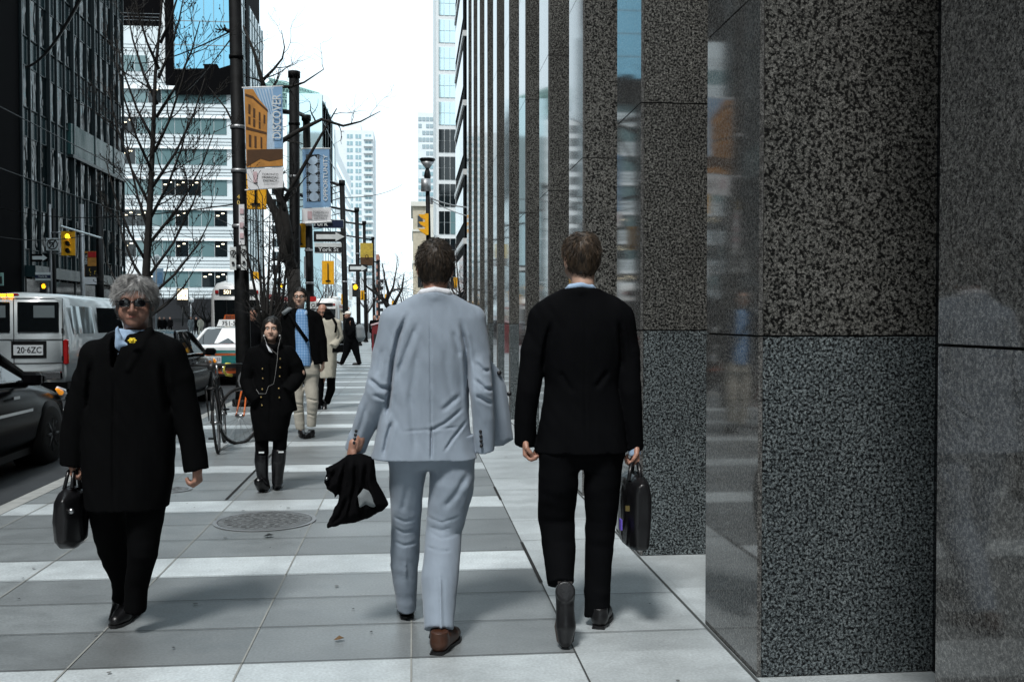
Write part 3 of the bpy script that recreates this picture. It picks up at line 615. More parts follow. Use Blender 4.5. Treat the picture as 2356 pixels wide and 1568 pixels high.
def hairmat(name, dark, light, sc=70):
    m = bpy.data.materials.new(name); m.use_nodes = True; n = m.node_tree; b = n.nodes['Principled BSDF']; L = n.links.new; b.inputs['Roughness'].default_value = .5; b.inputs['Specular IOR Level'].default_value = .35
    g_ = n.nodes.new('ShaderNodeNewGeometry'); mp = n.nodes.new('ShaderNodeMapping'); mp.inputs['Scale'].default_value = (1, .7, .35); t = n.nodes.new('ShaderNodeTexNoise'); t.inputs['Scale'].default_value = sc; t.inputs['Detail'].default_value = 5
    L(g_.outputs['Position'], mp.inputs[0]); L(mp.outputs[0], t.inputs['Vector']); r = n.nodes.new('ShaderNodeValToRGB'); r.color_ramp.elements[0].color = (*dark, 1); r.color_ramp.elements[1].color = (*light, 1); r.color_ramp.elements[0].position = .35; r.color_ramp.elements[1].position = .68
    L(t.outputs[0], r.inputs[0]); L(r.outputs[0], b.inputs['Base Color']); bp = n.nodes.new('ShaderNodeBump'); bp.inputs['Strength'].default_value = .9; bp.inputs['Distance'].default_value = .006; L(t.outputs[0], bp.inputs['Height']); L(bp.outputs[0], b.inputs['Normal']); MATS[name] = m
hairmat('hair_brown', (.012, .008, .005), (.09, .062, .04)); hairmat('hair_dark_brown', (.008, .006, .004), (.06, .042, .028)); hairmat('hair_grey', (.09, .09, .09), (.42, .42, .41), 45); hairmat('hair_black', (.003, .003, .003), (.02, .018, .016))

def frame(c, yaw=0, pitch=0, roll=0, sc=1.0):
    """local x right, y towards the face, z up.  yaw 0 faces +Y (away), 180 faces the camera"""
    return Matrix.Translation(c) @ Matrix.Rotation(R(yaw), 4, 'Z') @ Matrix.Rotation(R(roll), 4, 'Y') @ Matrix.Rotation(R(pitch), 4, 'X') @ Matrix.Scale(sc, 4)
def head(mb, M, skin='skin', vox=.004, wide=1.0, beard=None, neck=.056, open_mouth=0):
    s = SDF(.018); W = wide
    s.ell((0, -.012, .028), (.076*W, .096, .092)); s.ell((0, .018, -.04), (.062*W, .074, .078)); s.ell((0, .066, -.096), (.026, .022, .02), k=.03)
    s.ell((.042*W, .05, -.045), (.026, .032, .034)); s.ell((-.042*W, .05, -.045), (.026, .032, .034))
    s.chain([((-.045, .07, .026), .011), ((0, .082, .024), .012), ((.045, .07, .026), .011)], k=.015)
    s.chain([((0, .088, .012), .008), ((0, .104, -.018), .010), ((0, .108, -.034), .012)], k=.012); s.ell((.014, .096, -.037), (.010, .012, .009), k=.008); s.ell((-.014, .096, -.037), (.010, .012, .009), k=.008)
    for q in (-1, 1):
        s.ell((.031*q, .094, .002), (.017, .014, .011), k=.012, sub=True); s.ell((.078*W*q, -.012, -.012), (.011, .02, .032), k=.008)
    s.chain([((-.020, .082, -.066), .008), ((0, .09, -.064), .009), ((.020, .082, -.066), .008)], k=.008)
    s.chain([((0, -.02, -.07), neck), ((0, -.030, -.12), neck*.98), ((0, -.022, -.17), neck*.85)], k=.03)
    sdf_add(mb, s, vox, skin, M)
    def g(c, r, m, nu=10, nv=6):
        k = MB(); k.sph((0, 0, 0), r, m, nu, nv); mb.add([M @ (Vector(c)+Vector(p)) for p in k.v], k.f, m, True)
    for q in (-1, 1):
        g((.031*q, .074, .002), (.0125, .0125, .0105), 'eye_white'); g((.031*q, .0845, .001), (.006, .003, .006), 'eye_dark')
        k = MB(); k.tube([(.018*q, .0885, .02), (.034*q, .0875, .0245), (.05*q, .074, .018)], [.003, .0042, .002], 'brow', 6); mb.add([M @ Vector(p) for p in k.v], k.f, 'brow', True)
    k = MB(); k.tube([(-.023, .083, -.0665), (-.008, .0955, -.063), (0, .0965, -.065), (.008, .0955, -.063), (.023, .083, -.0665)], [.002, .005, .0055, .005, .002], 'lip', 6); mb.add([M @ Vector(p) for p in k.v], k.f, 'lip', True)
def short_hair(M, m, parent, vox=.004, puff=1.0, nape=-.085, front=.072, seed=3, part_up=0, n=900, ln=.022, sidez=0.0, rnd=.5, swept=0):
    s = SDF(.02); s.ell((0, -.017, .036), (.0845*puff, .104*puff, .097*puff)); s.ell((0, -.045, -.015), (.074*puff, .066*puff, .08*puff))
    if part_up: s.ell((.01, .03, .115), (.05, .06, .028), k=.03)
    s.noise((.0055 if not swept else .009)*puff, 26, 18, 12 if not swept else 9, seed, shear=.6*swept); s.noise(.002, 90, 60, 24, seed+1)
    def cf(x, y, z):
        zc = np.interp(y, [-.12, -.06, -.02, .0, .03, .075, .12], [nape, nape, -.045+sidez, -.02+sidez, .028+sidez, front, front])
        return (zc-z)*.9
    s.cut(cf)
    mb = MB(); sdf_add(mb, s, vox, m, M); rs = random.Random(seed); base = [(Vector(mb.v[i])) for i in rs.sample(range(len(mb.v)), min(n, len(mb.v)))]
    c = M @ Vector((0, -.02, .0)); up = (M.to_3x3() @ Vector((0, .35, -.35)))
    for p in base:   # loose strands
        d = (p-c).normalized(); lp = M.inverted() @ p; t = (up*(.9 if lp.z > .06 and not swept else -.1)+V(rs.uniform(-rnd, rnd), rs.uniform(-rnd, rnd), -.5+rs.uniform(-.4, .4)*rnd*2)+(M.to_3x3() @ V(lp.x+.03, -.01, -.05)).normalized()*swept); t = (t-d*t.dot(d)); t.normalize()
        q = p+d*.002; q2 = q+t*ln*.6+d*.0025; q3 = q2+t*ln*.5+d*rs.uniform(-.004, .006); mb.tube([q, q2, q3], [.0012 if not swept else .0009, .001 if not swept else .0008, .0003], m, 3, False)
    return mb.build('hair', parent)

def hand(mb, wrist, d, palm, thumb_side, skin='skin', sc=1.0, curl=(.35, .45, .35), spread=.05, vox=.0035, flex=None, thumb_in=.5):
    """wrist point, d along the forearm towards the fingers, palm normal, thumb_side +1/-1 (side = d x palm)"""
    d = Vector(d).normalized(); pn = Vector(palm); pn = (pn-d*pn.dot(d)).normalized(); sd_ = d.cross(pn)*thumb_side
    M = Matrix.Identity(4)
    for i, a_ in enumerate((sd_, d, pn)):
        for j in range(3): M[j][i] = a_[j]
    M = Matrix.Translation(wrist) @ M @ Matrix.Scale(sc*.92, 4)     # local x to thumb side, y fingers, z palm normal
    s = SDF(.008)
    s.chain([((0, -.03, 0), .026), ((0, .0, 0), .024), ((0, .03, 0), .024)], k=.02, sy=1)
    for i in range(4):
        x = .028-i*.0185; s.chain([((x*.6, .01, 0), .014), ((x, .085-abs(i-1)*.004, 0), .0125)], k=.012)
    L = (.073, .082, .076, .06)
    for i in range(4):
        x = .028-i*.0185; y = .088-abs(i-1)*.005; a_ = 0; p = np.array([x, y, 0.]); sp = (1.5-i)*spread; pts = [(p, .0098)]
        for j, fr_ in enumerate((.45, .32, .27)):
            a_ += curl[j]*(1+.08*i)*(flex[i] if flex else 1); p = p+np.array([math.sin(sp)*math.cos(a_), math.cos(a_), math.sin(a_)])*L[i]*fr_; pts.append((p, (.0092, .0084, .0072)[j]))
        s.chain(pts, k=.004)
    t = thumb_in; s.chain([((.02, .015, .004), .014), ((.042, .045, .012), .0125), ((.05-.012*t, .07, .014+.022*t), .0105), ((.05-.03*t, .092, .016+.034*t), .0085)], k=.01)
    sdf_add(mb, s, vox, skin, M)
def shoe(c, yaw, pitch, roll, parent, m='leather_black', sole='black_sign', L=.29, name='shoe', vox=.005, ankle=True, lab=None):
    """c = heel bottom; local y = toe direction"""
    M = frame(c, yaw, pitch, roll, L/.29); s = SDF(.02)
    s.chain([((0, .04, .036), .036), ((0, .12, .036), .036), ((-.003, .19, .034), .043), ((0, .245, .028), .030)], k=.02)
    s.chain([((0, .045, .05), .036), ((0, .10, .055), .035), ((0, .17, .04), .03)], k=.02)
    if ankle: s.chain([((0, .045, .06), .037), ((0, .045, .095), .041)], k=.02, cut1=1)
    s.cut(lambda x, y, z: .012-z+0*x)
    mb = MB(); sdf_add(mb, s, vox, m, M)
    P = [(.030, .01), (.036, .05), (.030, .11), (.046, .19), (.036, .25), (.012, .279), (-.012, .279), (-.036, .25), (-.046, .19), (-.030, .11), (-.036, .05), (-.030, .01), (0, -.002)]
    k = MB(); k.prism(P, (0, 0, .006), (1, 0, 0), (0, 1, 0), .013, sole); k.box((0, .035, .0), (.062, .066, .012), sole); mb.add([M @ Vector(p) for p in k.v], k.f, sole)
    return mb.build(name, parent, lab)
class Fig:
    def __init__(s, Y0): s.Y = Y0
    def P(s, u, v, dy=0): return at(u, v, s.Y+dy)
    def m(s, px): return px*s.Y/2289*1.0
    def ch(s, pts): return [(s.P(p[0], p[1], p[3] if len(p) > 3 else 0), s.m(p[2])) for p in pts]
    def rows(s, rr, yc=0, ry=.12):
        out = []
        for q in rr:
            v, ul, ur = q[:3]; c = q[3] if len(q) > 3 else yc; d = q[4] if len(q) > 4 else ry
            A, B = s.P(ul, v, c), s.P(ur, v, c); out.append(((A.z+B.z)/2, A.x, B.x, s.Y+c, d))
        return out
def poly2(F, pts, dy): return [(F.P(u, v, dy).x, F.P(u, v, dy).z) for u, v in pts]
def inner_body(mb, F, hip, neck, sh, el, wr, hd, kn, an, skin, vox=.014):
    """the continuous body under the clothes: trunk, arms, legs joined"""
    s = SDF(.05)
    neck = neck-V(0, 0, .05); s.chain([(neck, .045), ((neck+hip)/2+V(0, 0, .10), .10), ((neck+hip)/2-V(0, 0, .08), .10), (hip, .105)], sy=.8)
    for i in (0, 1): s.chain([(sh[i], .042), (el[i], .034), (wr[i], .024)]); s.chain([(hip+(sh[i]-neck)*.45-V(0, 0, .06), .065), (kn[i], .042), (an[i], .03)])
    s.chain([(sh[0]-V(0, 0, .03), .035), (neck-V(0, 0, .05), .04), (sh[1]-V(0, 0, .03), .035)])
    sdf_add(mb, s, vox, skin)

def torso_arms(F, rows, arms, k=.035, amp=.006, seed=1, folds=(), cuts=True, extra=None, hem=None, fx=16, fz=3.2, pw=2.3):
    s = SDF(k); s.loft(F.rows(rows), p=pw)
    for a_ in arms: c_ = F.ch(a_); s.chain(c_[:2], k=k); s.chain(c_[1:], cut1=1, k=.007)
    if extra: extra(s)
    for f in folds: s.crease([(F.P(p[0], p[1]).x, F.P(p[0], p[1]).z) for p in f[0]], f[1], f[2], f[3] if len(f) > 3 else -1, F.Y)
    s.noise(amp, fx, 6, fz, seed); s.noise(amp*.6, fx*2.1, 12, fz*2.5, seed+5, shear=.5)
    if hem is not None: s.cut(lambda x, y, z: (hem(x, y)-z))
    return s
def trousers(F, legs, name, m, parent, amp=.006, seed=2, hip=None, vox=.009, knee=()):
    s = SDF(.03)
    for l in legs: s.chain(F.ch(l), cut1=1, sy=1.05, k=.035)
    if hip: s.loft(F.rows(hip))
    for f in knee: s.crease([(F.P(p[0], p[1]).x, F.P(p[0], p[1]).z) for p in f[0]], f[1], f[2], -1, F.Y+.12)
    s.noise(amp, 14, 14, 5, seed); s.noise(amp*.5, 12, 12, 26, seed+3, shear=.8)
    mb = MB(); sdf_add(mb, s, vox, m); return mb.build(name, parent)

# ---- man in the light grey suit, walking away
def grey_man():
    F = Fig(4.75); mb = MB(); P = F.P
    head(mb, frame(P(1001, 617, .0), 0, -4, 0, .98), 'skin'); 
    inner_body(mb, F, P(1000, 1010), P(1000, 720), (P(905, 745), P(1085, 745)), (P(872, 890), P(1105, 890)), (P(822, 1030), P(1112, 1000)), None, (P(932, 1215, .1), P(1022, 1230)), (P(937, 1385, .2), P(1010, 1430, -.2)), 'skin')
    hand(mb, P(812, 1032, .0), P(800, 1090, .02)-P(812, 1032), (.9, .2, 0), 1, 'skin', curl=(.9, 1.1, .8), thumb_in=.9)
    o = tag(mb.build('person'), 'man in a light grey suit seen from behind, black coat over his left hand', 'person')
    short_hair(frame(P(1001, 617), 0, -4, 0, .98), 'hair_dark_brown', o, part_up=1, seed=5, nape=-.075, n=1800, rnd=.25)
    c = MB(); s = SDF(.01); s.chain([(P(962, 683, -.03), .014), (P(972, 672, -.075), .016), (P(1000, 667, -.09), .016), (P(1030, 672, -.075), .016), (P(1040, 683, -.03), .014)]); s.chain([(P(1000, 690, 0), .062), (P(1000, 664, -.012), .060)], cut1=1); sdf_add(c, s, .006, 'shirt_white'); c.build('shirt', o)
    rows = [(676, 955, 1046, -.02, .085), (690, 930, 1070, -.01, .095), (703, 905, 1096, 0, .105), (730, 893, 1100, 0, .118), (770, 890, 1096, 0, .13), (830, 888, 1085, 0, .135), (880, 886, 1078, 0, .13), (930, 880, 1078, 0, .128), (990, 866, 1082, 0, .14), (1030, 856, 1090, 0, .15), (1052, 850, 1097, 0, .155)]
    arms = [[(908, 738, 33), (888, 820, 33), (868, 905, 31, -.03), (842, 970, 28, .01), (818, 1034, 25, .05)], [(1083, 738, 33), (1096, 820, 33), (1104, 900, 31, -.06), (1112, 960, 27, -.05), (1116, 1036, 24, -.02)]]
    folds_old = [[(925, 760, .010, -.14), (905, 830, .013, -.13), (893, 900, .012, -.12)], [(1060, 765, .008, -.14), (1072, 830, .013, -.13), (1080, 920, .013, -.12), (1083, 960, .012, -.10)], [(872, 868, .008, -.10), (896, 890, .009, -.11)], [(1096, 880, .009, -.12), (1118, 905, .008, -.10)], [(1092, 850, .007, -.12), (1116, 868, .007, -.12)],
             [(985, 720, .004, -.135), (987, 880, .005, -.16), (990, 1049, .006, -.17)], [(1045, 960, .008, -.16), (1000, 1010, .007, -.17)], [(1062, 930, .008, -.15), (1020, 985, .007, -.16)], [(905, 965, .006, -.15), (886, 1030, .009, -.155)], [(855, 845, .006, -.09), (880, 862, .007, -.1)], [(948, 900, .008, -.15), (955, 1030, .01, -.165)]]
    folds = [([(938, 722), (918, 770), (905, 830), (898, 900), (890, 960)], .022, .009), ([(960, 742), (938, 800), (918, 860)], .012, .012), ([(1058, 742), (1070, 800), (1076, 870), (1082, 960)], .018, .011), ([(1040, 760), (1056, 820)], .008, .012),
             ([(988, 705), (990, 870), (992, 1050)], .006, .004), ([(850, 868), (875, 888), (905, 893)], .016, .009), ([(860, 905), (890, 915)], .010, .008), ([(1090, 868), (1112, 890), (1130, 894)], .014, .008), ([(1092, 905), (1128, 925)], .012, .008), ([(1090, 830), (1110, 850), (1125, 852)], .010, .008),
             ([(1062, 935), (1020, 968), (985, 985)], .010, .007), ([(1070, 965), (1040, 1000), (1020, 1030)], .009, .006), ([(992, 975), (991, 1050)], .012, .005), ([(1055, 905), (1015, 940)], .009, .010), ([(905, 960), (893, 1000), (884, 1045)], .014, .010), ([(945, 900), (950, 960), (955, 1040)], .009, .016), ([(960, 800), (952, 860), (940, 930)], .006, .014), ([(1020, 800), (1028, 870), (1040, 930)], .006, .014), ([(880, 800), (870, 860)], .008, .009), ([(848, 920), (832, 975), (815, 1020)], .008, .009), ([(925, 985), (1060, 975)], .004, .005)]
    s = torso_arms(F, rows, arms, folds=folds, amp=.0055, seed=11, extra=lambda s: s.chain([(P(966, 690, -.055), .02), (P(1000, 683, -.088), .022), (P(1036, 690, -.055), .02)], k=.01))
    j = MB(); sdf_add(j, s, .0058, 'grey_suit'); jo_ = j.build('jacket', o)
    # open front panel blown out to the right, and the buttons
    s = SDF(.012); pts = [(1095, 800), (1122, 822), (1150, 850), (1166, 885), (1178, 950), (1187, 1016), (1160, 1026), (1122, 1030), (1095, 1010)]
    s.poly(poly2(F, pts, .05), F.Y+.08, .016, .025, tilt=(.5, 0)); s.noise(.006, 20, 5, 4, 8); f = MB(); sdf_add(f, s, .006, 'grey_suit'); fo = f.build('jacket_front', jo_)
    b = MB()
    for u, v in ((1148, 857), (1171, 905)): p = P(u, v, .085); b.lathe(p, [(.0001, -.02), (.011, -.02), (.012, -.012), (.0001, -.008)], 'button', 12, 'Y')
    for i in range(4): p = P(1106+i*.5, 992+i*11, -.085-i*.0); b.sph(p, (.008, .006, .010), 'button', 8, 6); p = P(815+i*1.5, 1018-i*9, -.055); b.sph(p, (.007, .006, .009), 'button', 8, 6)
    b.build('buttons', jo_)
    legs = [[(940, 1045, 45), (936, 1120, 40, .04), (935, 1210, 34, .11), (931, 1295, 34, .16), (936, 1400, 22, .22)], [(1043, 1045, 48), (1040, 1110, 52, -.0), (1021, 1220, 42, .02), (1013, 1330, 42, -.1), (1010, 1447, 33, -.21)]]
    kn = [([(978+i % 3*6, y), (1015, y+9-i % 2*4), (1056-i % 2*19, y-4+i*3)], .005, .005) for i, y in enumerate((1184, 1206, 1219, 1248))]+[([(905, y), (930, y+10), (962, y+2)], .006, .006) for y in (1190, 1218, 1250)]+[([(1010, 1290), (1012, 1430)], -.010, .006), ([(1075, 1080), (1045, 1130), (1020, 1160)], .010, .012), ([(1090, 1100), (1070, 1170)], .008, .01), ([(940, 1100), (925, 1180)], .008, .01), ([(932, 1290), (936, 1380)], -.007, .006)]
    trousers(F, legs, 'trousers', 'grey_suit', o, hip=[(1000, 880, 1090, 0, .13), (1045, 892, 1092, 0, .12), (1075, 915, 1070, 0, .08)], amp=.004, seed=4, knee=kn, vox=.008)
    shoe(gnd(937, 1424)+V(0, .0, .002), 3, 2, 0, o, 'leather_black'); g_ = gnd(1003, 1507); shoe(g_+V(0, .0, .002), -22, 0, 0, o, 'leather_brown')
    sk = MB(); sk.tube([P(1012, 1440, -.22), P(1006, 1470, -.235)], .04, 'sock', 12); sk.tube([P(937, 1385, .22), P(938, 1400, .24)], .036, 'sock', 12); sk.build('sock', o)
    # garment carried in the hand
    s = SDF(.03); pts = [(768, 1066), (800, 1046), (835, 1042), (862, 1052), (864, 1105), (880, 1135), (891, 1160), (880, 1172), (850, 1190), (815, 1204), (780, 1206), (752, 1218), (750, 1208), (768, 1190), (776, 1160), (774, 1134), (752, 1126), (748, 1108), (756, 1090), (750, 1078)]
    s.poly(poly2(F, pts, -.05), F.Y-.03, .055, .05); s.noise(.013, 12, 10, 7, 21, shear=.6); [s.crease([(F.P(*p).x, F.P(*p).z) for p in c_], .024, .009, -1, F.Y) for c_ in ([(800, 1052), (790, 1100), (776, 1160)], [(822, 1050), (820, 1110), (800, 1190)], [(845, 1055), (842, 1100), (856, 1150), (870, 1172)], [(778, 1070), (764, 1100), (756, 1118)], [(835, 1110), (830, 1150), (838, 1190)], [(805, 1130), (785, 1180), (760, 1205)])]
    g_ = MB(); sdf_add(g_, s, .007, 'black_knit'); co = tag(g_.build('folded_coat'), 'crumpled black coat hanging from the grey suited man\'s left hand', 'coat')
    s = SDF(.01); s.poly(poly2(F, [(822, 1140), (836, 1122), (848, 1128), (862, 1152), (874, 1160), (860, 1170), (842, 1160), (828, 1166)], -.1), F.Y-.088, .018, .02, tilt=(.3, 0)); s.noise(.006, 30, 12, 26, 9); g_ = MB(); sdf_add(g_, s, .005, 'grey_pack'); g_.build('lining', co)
    g_ = MB(); g_.sph(P(752, 1100, -.06), (.008, .008, .008), 'steel'); g_.build('button', co)
grey_man()
# ---- man in the dark suit with a briefcase, walking away
def dark_man():
    F = Fig(4.78); mb = MB(); P = F.P
    HM = frame(P(1337, 598), 6, -3, 0, .99); head(mb, HM, 'skin_pale')
    inner_body(mb, F, P(1336, 1010), P(1336, 715), (P(1250, 750), P(1428, 750)), (P(1217, 890), P(1450, 890)), (P(1208, 1010), P(1456, 1020)), None, (P(1280, 1190, .05), P(1384, 1190)), (P(1290, 1335, -.05), P(1375, 1410, .0)), 'skin_pale')
    hand(mb, P(1209, 1008, .0), (.04, .0, -1), (1, -.3, 0), 1, 'skin', curl=(.8, .9, .6), thumb_in=.8)
    hand(mb, P(1462, 1022, .0), (-.02, -.02, -1), (-1, -.2, 0), -1, 'skin', curl=(.95, 1.0, .7), thumb_in=.6)
    o = tag(mb.build('person'), 'man in a black suit seen from behind, holding a black briefcase', 'person')
    short_hair(HM, 'hair_brown', o, seed=9, nape=-.078, n=1600, puff=1.01, rnd=.25)
    c = MB(); s = SDF(.01); s.chain([(P(1300, 672, -.02), .013), (P(1312, 660, -.07), .015), (P(1336, 656, -.088), .015), (P(1360, 660, -.07), .015), (P(1372, 672, -.02), .013)]); s.chain([(P(1336, 680, 0), .062), (P(1336, 654, -.012), .060)], cut1=1); sdf_add(c, s, .006, 'shirt_blue')
    s = SDF(.01); s.chain([(P(1458, 1010, 0), .031), (P(1460, 1046, 0), .031)], cut1=1); sdf_add(c, s, .006, 'shirt_blue'); c.build('shirt', o)
    rows = [(664, 1292, 1380, -.02, .085), (678, 1268, 1405, -.01, .095), (692, 1240, 1432, 0, .108), (706, 1222, 1452, 0, .115), (730, 1218, 1456, 0, .125), (770, 1228, 1446, 0, .132), (830, 1246, 1424, 0, .128), (880, 1252, 1418, 0, .12), (920, 1248, 1423, 0, .122), (980, 1238, 1436, 0, .135), (1038, 1232, 1444, 0, .142)]
    arms = [[(1250, 735, 31), (1228, 810, 32), (1215, 900, 28, -.02), (1208, 960, 27, 0), (1207, 1022, 25, .03)], [(1426, 735, 31), (1443, 810, 31), (1450, 900, 27, -.02), (1453, 960, 26, 0), (1457, 1032, 23, .02)]]
    folds = [([(1262, 740), (1250, 800), (1246, 850)], .016, .011), ([(1414, 740), (1424, 800), (1426, 850)], .016, .011), ([(1336, 700), (1336, 1036)], .006, .004), ([(1280, 850), (1310, 900)], .010, .012), ([(1390, 850), (1360, 890)], .010, .012)]
    s = torso_arms(F, rows, arms, folds=folds, amp=.005, seed=31, extra=lambda s: s.chain([(P(1300, 680, -.055), .02), (P(1336, 671, -.088), .022), (P(1372, 680, -.055), .02)], k=.01))
    j = MB(); sdf_add(j, s, .008, 'dark_suit'); j.build('jacket', o)
    trousers(F, [[(1288, 1040, 48), (1284, 1110, 46, .0), (1279, 1190, 43, .06), (1284, 1250, 39, .02), (1291, 1342, 31, -.08)], [(1387, 1040, 46), (1386, 1110, 42, .0), (1384, 1190, 37, .03), (1378, 1300, 32, .03), (1373, 1416, 31, .02)]], 'trousers', 'dark_suit', o, hip=[(1000, 1242, 1432, 0, .12), (1045, 1244, 1432, 0, .12), (1075, 1270, 1405, 0, .08)], seed=14)
    g_ = gnd(1376, 1447); shoe(g_+V(0, 0, .002), -20, 0, 0, o); 
    t = gnd(1288, 1466); shoe(t+V(.015, -.06, .285), 172, -74, 0, o, 'leather_black', 'sole_dark', L=.31)
    # briefcase
    s = SDF(.02); pts = [(1434, 1100), (1450, 1085), (1470, 1085), (1484, 1098), (1490, 1130), (1489, 1180), (1484, 1245), (1472, 1257), (1445, 1257), (1430, 1245), (1427, 1180), (1429, 1120)]
    s.poly(poly2(F, pts, 0), F.Y, .20, .03); b = thing('briefcase', 'soft black briefcase in the right hand of the man in the black suit', 'briefcase', tuple(P(1458, 1257)))
    k = MB(); s.noise(.004, 12, 12, 12, 6); sdf_add(k, s, .008, 'leather_black'); k.build('body', b)
    k = MB(); k.tube([P(1446, 1105, -.1), P(1452, 1068, -.06), P(1462, 1058, 0), P(1456, 1068, .06), P(1452, 1100, .1)], .010, 'leather_black', 8); k.tube([P(1474, 1105, -.1), P(1470, 1070, -.06), P(1464, 1058, 0), P(1468, 1070, .06), P(1474, 1100, .1)], .010, 'leather_black', 8); k.build('handle', b)
    k = MB(); k.box(P(1443, 1168, -.20), (.02, .015, .025), 'brass'); k.build('buckle', b)
    k = MB(); k.box(P(1428, 1205, -.10), (.008, .04, .05), 'purple'); k.build('tag', b)
dark_man()
# ---- old man with grey hair facing the camera
def old_man():
    F = Fig(4.86); mb = MB(); P = F.P
    HM = frame(P(311, 697), 188, -2, 0, .97); head(mb, HM, 'skin_old_shaded', wide=1.03)
    inner_body(mb, F, P(300, 1060), P(300, 790), (P(215, 815), P(392, 815)), (P(180, 930), P(425, 925)), (P(166, 1050), P(452, 1070)), None, (P(250, 1245, .2), P(335, 1240)), (P(282, 1370, .33), P(312, 1385)), 'skin_old_shaded')
    hand(mb, P(168, 1055), (.03, 0, -1), (1, .2, 0), -1, 'skin', curl=(.9, 1.0, .8)); hand(mb, P(454, 1070), (.02, 0, -1), (-1, .3, 0), 1, 'skin', curl=(.9, .9, .6), thumb_in=.8)
    o = tag(mb.build('person'), 'grey haired older man in sunglasses and long black coat with a yellow flower', 'person')
    short_hair(HM, 'hair_grey', o, seed=17, nape=-.09, front=.062, puff=1.03, n=2600, ln=.04, sidez=-.01, rnd=.12, swept=1)
    k = MB()
    for q in (-1, 1):
        pp = [(HM @ Vector((q*.034+.025*math.copysign(abs(math.cos(t))**.6, math.cos(t)), .106-abs(math.cos(t))*.003*(1+q*math.cos(t))-.004, .001+.0165*math.copysign(abs(math.sin(t))**.7, math.sin(t))))) for t in [2*math.pi*i/14 for i in range(14)]]
        c = sum(pp, Vector())/14; k.add(pp+[c+HM.to_3x3() @ Vector((0, .004, 0))], [(i, (i+1) % 14, 14) for i in range(14)], 'glasses', True); k.tube(pp+[pp[0]], .0018, 'glasses', 5, False)
        k.tube([HM @ Vector((q*.057, .092, .008)), HM @ Vector((q*.082, .05, .008)), HM @ Vector((q*.086, -.01, .004))], .003, 'glasses', 5)
    k.tube([HM @ Vector((-.012, .106, .008)), HM @ Vector((.012, .106, .008))], .003, 'glasses', 5); k.build('glasses', o)
    c = MB(); A = [(268, 748), (262, 800), (277, 806), (288, 784), (296, 796), (283, 842), (272, 815)]
    s = SDF(.006); s.poly(poly2(F, [(268, 754), (277, 746), (285, 782), (300, 795), (288, 799), (272, 806), (264, 800)], -.11), F.Y-.115, .014, .015, tilt=(0, -.25)); s.poly(poly2(F, [(272, 812), (288, 803), (306, 806), (285, 846), (277, 838)], -.11), F.Y-.105, .012, .015, tilt=(0, -.2)); s.noise(.004, 30, 5, 30, 3); s.chain([(P(305, 775, 0), .07), (P(306, 757, 0), .066)], cut1=1); sdf_add(c, s, .006, 'shirt_blue')
    c.build('shirt', o)
    rows = [(762, 262, 366, .02, .07), (774, 238, 388, .01, .095), (788, 212, 408, 0, .115), (810, 196, 420, 0, .13), (860, 194, 414, 0, .14), (930, 194, 405, 0, .145), (1010, 192, 402, 0, .15), (1090, 192, 398, 0, .155), (1165, 196, 388, 0, .16)]
    arms = [[(222, 818, 33), (200, 880, 34), (181, 945, 32, 0), (170, 1000, 29, 0), (166, 1070, 26, 0)], [(392, 812, 33), (410, 870, 34), (426, 935, 31, 0), (440, 1000, 28, 0), (453, 1080, 27, 0)]]
    folds = [([(285, 850), (282, 1000), (285, 1165)], .01, .008), ([(225, 830), (212, 950)], .016, .012), ([(385, 830), (398, 950)], .016, .012)]
    def ex(s):
        s.chain([(P(345, 762, -.04), .022), (P(325, 800, -.115), .014), (P(295, 850, -.14), .008)], k=.012)
    s = torso_arms(F, rows, arms, folds=folds, amp=.006, seed=41, extra=ex)
    # V opening of the coat
    zb = P(278, 852).z; xb = P(277, 852).x
    s.cut(lambda x, y, z: np.minimum(np.minimum((z-zb)*.22-np.abs(x-xb-(z-zb)*.10), .03), (F.Y-.045-y)))
    j = MB(); sdf_add(j, s, .008, 'black_coat'); co = j.build('coat', o)
    k = MB(); fp = P(305, 783, -.16)
    for i in range(6): t = i*math.pi/3; k.sph(fp+V(math.cos(t)*.012, 0, math.sin(t)*.009), (.009, .004, .005), 'daffodil', 8, 5)
    k.sph(fp+V(0, -.006, 0), (.008, .008, .008), 'daffodil', 8, 5); k.build('flower', co)
    trousers(F, [[(245, 1130, 44), (250, 1190, 40, .08), (262, 1262, 34, .2), (281, 1330, 26, .3), (287, 1395, 24, .36)], [(337, 1130, 45), (336, 1180, 40, -.02), (331, 1270, 33, -.03), (318, 1340, 26, 0), (311, 1402, 24, .02)]], 'trousers', 'black_coat', o, seed=24, vox=.01, hip=[(1100, 205, 385, 0, .13), (1150, 208, 382, 0, .13)])
    g_ = gnd(308, 1415); shoe(g_+V(0, .06, .002), 172, 0, 0, o); shoe(P(290, 1370, .42)+V(0, .0, -.02), 178, -38, 0, o)
    b = thing('shoulder_bag', 'rounded black bag hanging by its straps from the old man\'s hand', 'bag', tuple(P(163, 1258)))
    s = SDF(.02); s.poly(poly2(F, [(140, 1130), (158, 1114), (180, 1116), (196, 1132), (202, 1180), (198, 1240), (180, 1258), (148, 1259), (132, 1240), (127, 1195), (130, 1150)], 0), F.Y, .14, .05); s.noise(.006, 14, 10, 10, 9); k = MB(); sdf_add(k, s, .008, 'leather_black'); k.build('body', b)
    k = MB(); k.tube([P(148, 1125, -.05), P(158, 1085, -.02), P(166, 1076, 0), P(172, 1084, .02), P(172, 1122, .03)], .009, 'leather_black', 8); k.tube([P(166, 1122, -.07), P(170, 1086, -.03), P(172, 1076, 0), P(180, 1090, 0), P(186, 1124, 0)], .009, 'leather_black', 8); k.build('strap', b)
    k = MB(); k.lathe(P(165, 1175, -.125), [(.0001, -.01), (.012, -.01), (.014, 0)], 'steel', 12, 'Y'); k.build('badge', b)
old_man()
